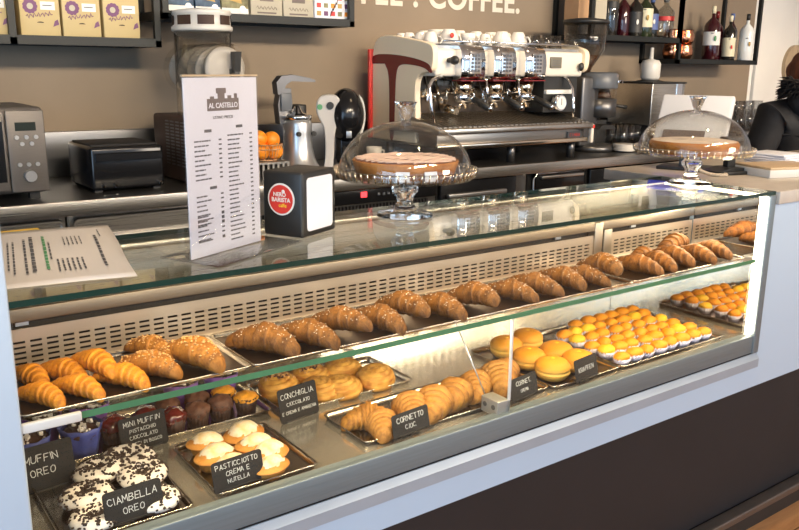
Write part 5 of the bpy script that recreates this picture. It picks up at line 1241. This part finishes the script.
shelf = thing('glass_rack', 'low dark wire rack holding upturned glasses at the far right', 'rack', (4.85, 2.95, WZ)); b = B(); b.box(-.30, -.17, .055, .40, .19, .065, 'steel_dk'); 
for x in (-.28, .38):
    for y in (-.15, .17): b.box(x - .01, y - .01, 0, x + .01, y + .01, .056, 'black')
b.build('frame', shelf)
for r_ in range(3):
    for c_ in range(7):
        (gl2 if r_ < 2 else st).put((4.61 + c_ * .096, 2.84 + r_ * .115, WZ + .0655), 0, '%s glass on the far right rack, %s from the left in the %s row' % ('upturned' if r_ < 2 else 'stemmed', ordn[c_], ['front', 'middle', 'back'][r_]), 1, 'glasses on the far right rack')
t = thing('wall_socket', 'small black socket box on the wall behind the white till screen', 'socket', (4.55, YB - .001, 1.42)); B().box(-.045, -.03, -.05, .045, 0, .05, 'black', bev=.004).build('plate', t); b = B(); b.cyl((0, -.033, 0), (0, -.03, 0), .02, 'void', 16); b.build('outlet', t)

# ------------------------------------------------------------------ wall shelves
def frame(b, x0, y0, z0, x1, y1, z1, s_=.020):
    """open box of square bars"""
    for z in (z0, z1 - s_):
        for y in (y0, y1 - s_): b.box(x0, y, z, x1, y + s_, z + s_, 'black_metal')
        for x in (x0, x1 - s_): b.box(x, y0, z, x + s_, y1, z + s_, 'black_metal')
    for x in (x0, x1 - s_):
        for y in (y0, y1 - s_): b.box(x, y, z0, x + s_, y + s_, z1, 'black_metal')
YS = 3.02
t = thing('wall_shelf', 'black metal wall shelf at the far left with yellow gift boxes', 'shelf', (.45, YB, 1.648)); b = B()
frame(b, -.60, -.28, 0, .664, -.001, .50, .022); b.box(.150, -.28, 0, .172, -.258, .5, 'black_metal'); b.build('frame', t); B().box(-.598, -.278, .022, .662, -.003, .030, 'black_metal').build('shelf_board', t)
t = thing('wall_shelf', 'black metal wall shelf in the middle carrying small beige and blue boxes', 'shelf', (1.125, YB, 1.750)); b = B()
frame(b, 0, -.28, 0, .832, -.001, .45, .022); b.build('frame', t); B().box(.002, -.278, .022, .830, -.003, .030, 'black_metal').build('shelf_board', t)
t = thing('wall_shelf', 'black stepped metal wall shelf with liquor bottles at the right', 'shelf', (3.155, YB, 1.625)); b = B()
frame(b, .285, -.28, .115, 1.080, -.001, .60, .022); frame(b, 1.058, -.28, 0, 1.895, -.001, .60, .022); b.build('frame', t)
b = B(); b.box(.287, -.278, .137, 1.07, -.003, .143, 'black_metal'); b.box(1.06, -.278, .020, 1.893, -.003, .027, 'black_metal'); b.build('shelf_board', t)

# yellow gift boxes
def gift(seed):
    t = thing('gift_box', 'x', 'box'); r = random.Random(seed); B().box(-.064, 0, 0, .064, .11, .155, 'box_yellow', bev=.001).build('carton', t)
    b = B()
    for k in range(11):
        a = 2 * PI * k / 11; b.prism([(-.030 + .017 * math.cos(a) + .0075 * math.cos(q), .095 + .017 * math.sin(a) + .0075 * math.sin(q)) for q in [2 * PI * i / 10 for i in range(10)]], 'y', -.0006, 0, 'purple_ink')
    b.prism([(-.030 + .010 * math.cos(q), .095 + .010 * math.sin(q)) for q in [2 * PI * i / 16 for i in range(16)]], 'y', -.0010, 0, 'box_beige')
    b.tube([(-.045 + .0045 * i, -.0006, .062 + .008 * math.sin(i * 2.3) + .0006 * i) for i in range(20)], .0017, 'purple_ink', 5); b.prism([(.040, .03), (.060, .038), (.056, .055), (.046, .048)], 'y', -.0006, 0, 'purple_ink'); b.build('purple_print', t)
    b = B(); b.box(.003, -.0008, .085, .050, 0, .112, 'label_white'); b.box(.010, -.0012, .098, .040, 0, .101, 'ink'); b.build('price_label', t)
    b = B(); b.prism([(.0 + .011 * math.cos(q), .042 + .004 * math.sin(q)) for q in [PI * i / 8 for i in range(9)]], 'y', -.0006, 0, 'cookie'); b.build('thumb_slot', t)
    b = B(); b.tube([(.040, -.001, .153), (.064, -.001, .138)], .0012, 'gold_ink', 5); b.build('corner_ribbon', t)
    return Proto(t)
gp = gift(1)
for x, lb in ((.548, 'yellow gift box at the left picture edge, left of the shelf post'), (.708, 'yellow gift box just right of the shelf post'), (.845, 'yellow gift box in the middle of the left wall shelf'), (.984, 'yellow gift box at the right end of the left wall shelf')):
    gp.put((x, YS + .035, 1.6785), 0, lb, 1, 'yellow gift boxes')
def smallbox(m, w, h, kind, label, x):
    t = thing('product_box', label, 'box', (x, YS + .04, 1.7805), 0, 'small boxes on the middle shelf'); B().box(-w / 2, 0, 0, w / 2, .09, h, m, bev=.001).build('carton', t); b = B()
    if kind == 'blue':
        b.box(-w / 2, -.0008, 0, w / 2, 0, .022, 'label_white'); b.prism([(w * .28 + .013 * math.cos(q), .020 + .013 * math.sin(q)) for q in [2 * PI * i / 16 for i in range(16)]], 'y', -.0016, 0, 'porcelain')
        b.prism([(-.02, .05), (.03, .04), (.02, .075), (-.03, .08)], 'y', -.0006, 0, 'gold_ink')
    elif kind == 'beige':
        b.tube([(-.045 + .0047 * i, -.0006, .030 + .007 * math.sin(i * 1.9)) for i in range(20)], .0012, 'logo_brown', 5); b.box(-.042, -.0008, .008, .042, 0, .014, 'logo_brown'); b.box(-.03, -.0008, .055, .03, 0, .09, 'logo_brown')
    else:
        for i in range(5):
            for k in range(3): b.box(-.075 + i * .034, -.0008, .012 + k * .032, -.055 + i * .034, 0, .030 + k * .032, ('gold_ink', 'purple_ink', 'red', 'box_olive', 'orange')[(i + k * 2) % 5])
        b.tube([(-.01 + .004 * i, -.001, .01 + .016 * (i % 2) + .006 * i) for i in range(10)], .0016, 'cookie', 5)
    b.build('printed_front', t)
smallbox('box_blue', .098, .13, 'blue', 'dark blue product box at the left end of the middle shelf', 1.212); smallbox('box_blue', .100, .13, 'blue', 'dark blue product box above the lid of the drink dispenser', 1.318); smallbox('box_olive', .112, .13, 'blue', 'olive product box with white base band beside the beige boxes', 1.430)
smallbox('box_beige', .138, .13, 'beige', 'beige product box with script lettering, left one of two', 1.567); smallbox('box_beige', .138, .13, 'beige', 'beige product box with script lettering, right one of two', 1.711); smallbox('paper', .170, .13, 'multi', 'white product box with coloured motifs at the right end', 1.872)

# bottles
def bottle(label, x, y, z, r, h, m, cap, lab=None, neck=.3, shoulder=.62, lz=(.15, .45), mark=None, sq=False, capm=None):
    t = thing('liquor_bottle', label, 'bottle', (x, y, z), 0, 'liquor bottles on the right wall shelf')
    b = B(); b.lathe([(0, 0), (r * .95, 0), (r, h * .02), (r, h * shoulder), (r * .86, h * (shoulder + .06)), (r * neck, h * (shoulder + .17)), (r * neck * .92, h * .90), (0, h * .905)], m, seg=24, wob=(lambda a, z_: 1 / max(abs(math.cos(a)), abs(math.sin(a))) ** .6 * .9 if z_ < h * (shoulder + .05) else 1) if sq else None); b.build('glass_body', t)
    b = B(); b.lathe([(r * neck * 1.12, h * .86), (r * neck * 1.15, h * .995), (0, h)], cap, seg=18); b.build('cap', t)
    if lab:
        b = B(); k = 1.015; rr = r * k; seg = 24; b.lathe([(rr, h * lz[0]), (rr, h * lz[1])], lab, seg=seg, cap=False); lb_ = b.build('paper_label', t)
        if mark:
            b = B(); b.ball((-r * .5, -r * .88, h * (lz[0] + lz[1]) / 2), r * .34, mark, sy=.25, sx=.8); b.build('emblem', lb_)
            b = B(); b.box(-r * .85, -r * .80, h * (lz[1] - .035), -r * .1, -r * .80 + .012, h * (lz[1] - .02), 'ink', Matrix.Rotation(-.1, 4, 'Z')); b.build('label_print', lb_)
    return t
Z1 = 1.7688; Z2 = 1.6523
t = thing('bottle_carton', 'tan and black bottle carton at the left end of the upper liquor shelf', 'box', (3.485, 3.15, Z1)); B().box(-.06, -.05, 0, .06, .05, .07, 'label_black').build('lower_half', t); B().box(-.06, -.05, .07, .06, .05, .27, 'kraft').build('upper_half', t)
t = thing('bottle_carton', 'narrow pale and black bottle carton beside the tan one', 'box', (3.605, 3.15, Z1)); B().box(-.045, -.05, 0, .045, .05, .075, 'label_black').build('lower_half', t); B().box(-.045, -.05, .075, .045, .05, .27, 'box_beige').build('upper_half', t)
bottle('dark slim bottle beside the bottle cartons', 3.69, 3.16, Z1, .036, .26, 'bottle_dark', 'black')
bottle('clear bottle with black neck band in the upper liquor shelf', 3.745, 3.15, Z1, .042, .27, 'bottle_clear', 'bottle_dark', 'label_black', lz=(.55, .68), neck=.6, shoulder=.72)
bottle('dark red bottle with red cap, left of the black label bottle', 3.875, 3.17, Z1, .038, .255, 'bottle_red', 'red')
bottle('square bottle with black label in the upper liquor shelf', 3.945, 3.14, Z1, .044, .25, 'bottle_dark', 'black', 'label_black', lz=(.1, .55), mark='label_white')
bottle('dark green bottle with cream label in the upper liquor shelf', 4.045, 3.15, Z1, .046, .26, 'bottle_green', 'bottle_dark', 'label_cream', lz=(.22, .62), mark='gold_ink')
bottle('brown bottle with blue label in the upper liquor shelf', 4.135, 3.17, Z1, .040, .235, 'bottle_dark', 'label_blue', 'label_blue', lz=(.2, .58), mark='label_white')
bottle('clear bottle with red label at the right of the upper liquor shelf', 4.225, 3.14, Z1, .050, .24, 'bottle_clear', 'silver', 'red', lz=(.42, .52))
bottle('large red bottle with white label and cream cap in the lower liquor shelf', 4.690, 3.13, Z2, .050, .325, 'bottle_red', 'label_cream', 'label_white', lz=(.27, .52), neck=.22, mark='ink_green')
bottle('dark wine red bottle behind the cream label bottle', 4.795, 3.17, Z2, .042, .300, 'bottle_red', 'red_dark', None, neck=.26)
bottle('dark bottle with cream label and red emblem in the lower liquor shelf', 4.822, 3.09, Z2, .038, .272, 'bottle_dark', 'label_cream', 'label_cream', lz=(.08, .50), mark='red', neck=.26)
bottle('slim red bottle with white label left of the white rum bottle', 4.930, 3.15, Z2, .036, .292, 'bottle_red', 'label_blue', 'label_white', lz=(.2, .46), neck=.3)
bottle('white rum bottle with black cap at the right end of the lower liquor shelf', 4.938, 3.045, Z2, .044, .285, 'bottle_white', 'black', 'bottle_white', lz=(.2, .5), mark='gold_ink', neck=.24)
mug = thing('copper_mug', 'x', 'mug'); b = B(); b.lathe([(0, 0), (.040, 0), (.050, .02), (.052, .045), (.044, .070), (.046, .078), (.042, .078), (.038, .068), (.045, .045), (0, .006)], 'copper', seg=32); b.build('bowl', mug)
b = B(); b.tube([(.046, 0, .064), (.072, 0, .062), (.078, 0, .04), (.068, 0, .02), (.048, 0, .02)], .0045, 'copper', 8); b.build('handle', mug); MP = Proto(mug)
for x, y, k, lb in ((4.315, 3.14, 0, 'lower copper mug in the stack left of the shelf upright'), (4.315, 3.14, 1, 'upper copper mug in the stack left of the shelf upright'), (4.425, 3.14, 0, 'lower copper mug in the stack right of the shelf upright'), (4.425, 3.14, 1, 'upper copper mug in the stack right of the shelf upright')):
    MP.put((x, y, Z2 + k * .0865), PI / 2 - .4, lb, 1.1, 'copper mugs on the right wall shelf')

# ------------------------------------------------------------------ person in a black coat, seen from behind at the far right
def skin_obj(name, verts, edges, radii, m, parent, root=0, levels=2):
    me = bpy.data.meshes.new(name); me.from_pydata([tuple(v) for v in verts], edges, []); o = bpy.data.objects.new(name, me); COL.objects.link(o)
    o.modifiers.new('skin', 'SKIN'); o.modifiers.new('sub', 'SUBSURF').levels = levels; o.modifiers['sub'].render_levels = levels
    if not me.skin_vertices: me.attributes.new('skin', 'FLOAT', 'POINT')
    for i, r in enumerate(radii):
        sv = me.skin_vertices[0].data[i]; sv.radius = r if isinstance(r, tuple) else (r, r); sv.use_root = (i == root)
    me.materials.append(M[m])
    for p in me.polygons: p.use_smooth = True
    o.modifiers['skin'].use_smooth_shade = True
    o.parent = parent; return o
t = thing('person', 'person in a black puffy coat with fur trimmed hood, auburn hair, seen from behind', 'person', (4.30, 2.27, 0), math.radians(-20))
V = [(0, 0, .92), (0, 0, 1.10), (0, -.01, 1.28), (0, -.01, 1.38), (0, .01, 1.45), (0, .02, 1.53), (0, .02, 1.60)]
E_ = [(0, 1), (1, 2), (2, 3), (3, 4), (4, 5), (5, 6)]; Rr = [(.155, .11), (.135, .10), (.165, .11), (.12, .09), (.055, .055), (.078, .092), (.070, .085)]
for s_ in (-1, 1):
    i = len(V); V += [(s_ * .17, -.01, 1.36), (s_ * .235, .02, 1.10), (s_ * .20, .13, .98), (s_ * .185, .18, .97)]; E_ += [(3, i), (i, i + 1), (i + 1, i + 2), (i + 2, i + 3)]; Rr += [.060, .046, .034, .030]
    i = len(V); V += [(s_ * .09, 0, .84), (s_ * .10, .01, .48), (s_ * .10, -.02, .09), (s_ * .11, .10, .035)]; E_ += [(0, i), (i, i + 1), (i + 1, i + 2), (i + 2, i + 3)]; Rr += [.088, .060, .045, .035]
body = skin_obj('body', V, E_, Rr, 'skin', t)
# hands: palm and five bent fingers each
for s_ in (-1, 1):
    V = [(s_ * .185, .19, .97), (s_ * .18, .225, .965), (s_ * .178, .255, .962)]; E2 = [(0, 1), (1, 2)]; R3 = [(.026, .018), (.034, .015), (.036, .013)]
    for k, (dx, ln) in enumerate(((-.028, .060), (-.010, .070), (.010, .066), (.028, .052))):
        i = len(V); V += [(s_ * .178 + dx, .272, .962), (s_ * .178 + dx * 1.1, .272 + ln * .5, .955), (s_ * .178 + dx * 1.1, .272 + ln * .85, .932)]; E2 += [(2, i), (i, i + 1), (i + 1, i + 2)]; R3 += [.009, .0085, .007]
    i = len(V); V += [(s_ * .145, .225, .958), (s_ * .128, .252, .950), (s_ * .124, .275, .940)]; E2 += [(0, i), (i, i + 1), (i + 1, i + 2)]; R3 += [.011, .010, .008]
    skin_obj('hand', V, E2, R3, 'skin', t, 0, 1)
V = [(0, 0, .62), (0, 0, .92), (0, 0, 1.10), (0, -.012, 1.28), (0, -.012, 1.39), (0, 0, 1.45)]; E_ = [(0, 1), (1, 2), (2, 3), (3, 4), (4, 5)]; Rr = [(.215, .16), (.205, .155), (.200, .150), (.225, .160), (.17, .135), (.10, .10)]
for s_ in (-1, 1):
    i = len(V); V += [(s_ * .205, -.01, 1.36), (s_ * .285, .01, 1.10), (s_ * .215, .13, .985), (s_ * .195, .17, .975)]; E_ += [(4, i), (i, i + 1), (i + 1, i + 2), (i + 2, i + 3)]; Rr += [.100, .075, .058, .050]
skin_obj('coat', V, E_, Rr, 'coat', t)
b = B()
for z in (.80, .92, 1.04, 1.16, 1.27): b.tube([((.212 if z < 1.2 else .225) * 1.02 * math.cos(2 * PI * k / 40), (.158 if z < 1.2 else .162) * 1.02 * math.sin(2 * PI * k / 40), z) for k in range(40)], .006, 'coat', 6, closed=True)
b.build('quilted_seams', t)
b = B(); b.ball((0, -.09, 1.42), .140, 'coat', sx=1.25, sy=.85, sz=.95, seg=28, rings=18, disp=.2, freq=25); b.build('hood', t)
rf = random.Random(9); b = B()
for k in range(420):
    a = rf.uniform(0, 2 * PI); c = Vector((.165 * math.cos(a), -.08 + .10 * math.sin(a), 1.485 + .03 * math.cos(2 * a) + rf.uniform(-.03, .03))); d = Vector((math.cos(a) + rf.uniform(-.6, .6), math.sin(a) + rf.uniform(-.6, .6), rf.uniform(-.5, .8))).normalized()
    b.tube([c, c + d * .035, c + d * .07 + Vector((0, 0, -.012))], [.007, .005, .0005], 'fur', 5)
b.tube([(.165 * math.cos(2 * PI * k / 36), -.08 + .10 * math.sin(2 * PI * k / 36), 1.485 + .03 * math.cos(4 * PI * k / 36)) for k in range(36)], .030, 'fur', 10, closed=True)
o = b.build('fur_trim', t); o['kind'] = 'stuff'
b = B(); b.ball((0, .005, 1.585), .112, 'hair', sx=.92, sy=1.06, sz=1.02, seg=28, rings=18, disp=.10, freq=30); b.ball((0, -.05, 1.50), .09, 'hair', sx=1.0, sy=.7, sz=1.1, disp=.15, freq=30); b.build('hair', t)
b = B()
for s_ in (-1, 1): b.ball((s_ * .030, .108, 1.575), .011, 'label_white'); b.ball((s_ * .030, .117, 1.575), .005, 'void'); b.ball((s_ * .084, .03, 1.565), .02, 'skin', sx=.35, sz=1.4)
b.ball((0, .122, 1.548), .016, 'skin', sx=.8, sz=1.4); b.box(-.022, .108, 1.508, .022, .114, 1.516, 'red_dark', bev=.002); b.ball((0, .07, 1.555), .062, 'skin', sx=1.05, sy=.75, sz=1.35); b.build('face', t)
b = B()
for s_ in (-1, 1): b.tube([(s_ * .09, 0, .86), (s_ * .10, .01, .48), (s_ * .10, -.02, .085)], [.098, .074, .066], 'jeans', 20)
b.build('trousers', t)
b = B()
for s_ in (-1, 1): b.ball((s_ * .107, .035, .040), .055, 'shoe', sx=.85, sy=2.0, sz=.8, zmin=0)
b.build('shoes', t)

# ------------------------------------------------------------------ light
W = bpy.data.worlds.new('daylight'); scene.world = W; W.use_nodes = True
nt = W.node_tree; bg = nt.nodes['Background']; bg.inputs[0].default_value = (0.62, 0.78, 1.0, 1); bg.inputs[1].default_value = 2.0
def area(name, loc, rot, sx, sy, power, col, spread=PI):
    l = bpy.data.lights.new(name, 'AREA'); l.shape = 'RECTANGLE'; l.size = sx; l.size_y = sy; l.energy = power; l.color = col; l.spread = spread
    o = bpy.data.objects.new(name, l); COL.objects.link(o); o.location = loc; o.rotation_euler = rot; return o
def spot(name, loc, target, power, col, ang=60, rad=.04):
    l = bpy.data.lights.new(name, 'SPOT'); l.energy = power; l.color = col; l.spot_size = math.radians(ang); l.spot_blend = .6; l.shadow_soft_size = rad
    o = bpy.data.objects.new(name, l); COL.objects.link(o); o.location = loc; o.rotation_euler = (Vector(target) - Vector(loc)).to_track_quat('-Z', 'Y').to_euler(); return o
DAY = (0.44, 0.71, 1.0); WARM = (1.0, 0.74, 0.45); LEDC = (1.0, 0.76, 0.45)
for i, x in enumerate((-1.2, 1.1, 3.5, 6.0)): area('window_daylight', (x, YF + .02, 1.5), (PI / 2, 0, PI), 2.1, 2.1, 120, DAY)
area('window_daylight', (XL + .02, -1.1, 1.5), (PI / 2, 0, -PI / 2), 3.8, 2.1, 110, DAY)
# lamp strips of the display counter: under the front edge of the top pane and of the shelf; the last is an extra lamp added to brighten the rear housing
area('counter_light', ((X0 + X1) / 2, FY + .020, 1.236), (math.radians(36), 0, 0), X1 - X0 - .1, .012, 4.6, LEDC)
area('counter_light', ((X0 + X1) / 2, FY + .022, 1.044), (math.radians(22), 0, 0), X1 - X0 - .1, .012, 8, LEDC)
area('counter_light', (X1 - .05, 1.40, 1.228), (0, math.radians(80), 0), .012, .28, 2.2, LEDC)
# ceiling spots
for x, y, tx, ty, p in ((.4, 1.0, .4, 1.40, 45), (1.3, 1.0, 1.3, 1.45, 45), (2.3, 1.0, 2.3, 1.5, 45), (2.4, 2.0, 2.6, 2.9, 60), (5.6, 1.2, 5.8, 2.6, 70)):
    spot('ceiling_spot', (x, y, 2.85), (tx, ty, 1.2), p, WARM)
for x in (-.6, .7, 2.0, 3.3, 4.6):  # unseen soft fills, added to brighten the back wall evenly
    o = area('wall_fill', (x, -.9, 2.8), (0, 0, 0), 1.0, .25, 13, (1.0, .82, .60), math.radians(62)); o.rotation_euler = (Vector((x + .2, 3.3, 1.75)) - o.location).to_track_quat('-Z', 'Y').to_euler()
area('floor_fill', (4.5, YF + .5, 2.3), (math.radians(50), 0, math.radians(12)), 1.5, 1.0, 110, (1.0, .86, .7))  # added warm fill that brightens the floor corner

vs_ = scene.view_settings; vs_.view_transform = 'Standard'; vs_.look = 'None'; vs_.gamma = 1; vs_.exposure = 0.0; vs_.use_curve_mapping = False
scene.cycles.max_bounces = 14; scene.cycles.transparent_max_bounces = 24; scene.cycles.transmission_bounces = 10; scene.cycles.glossy_bounces = 6
scene.cycles.caustics_reflective = False; scene.cycles.caustics_refractive = False
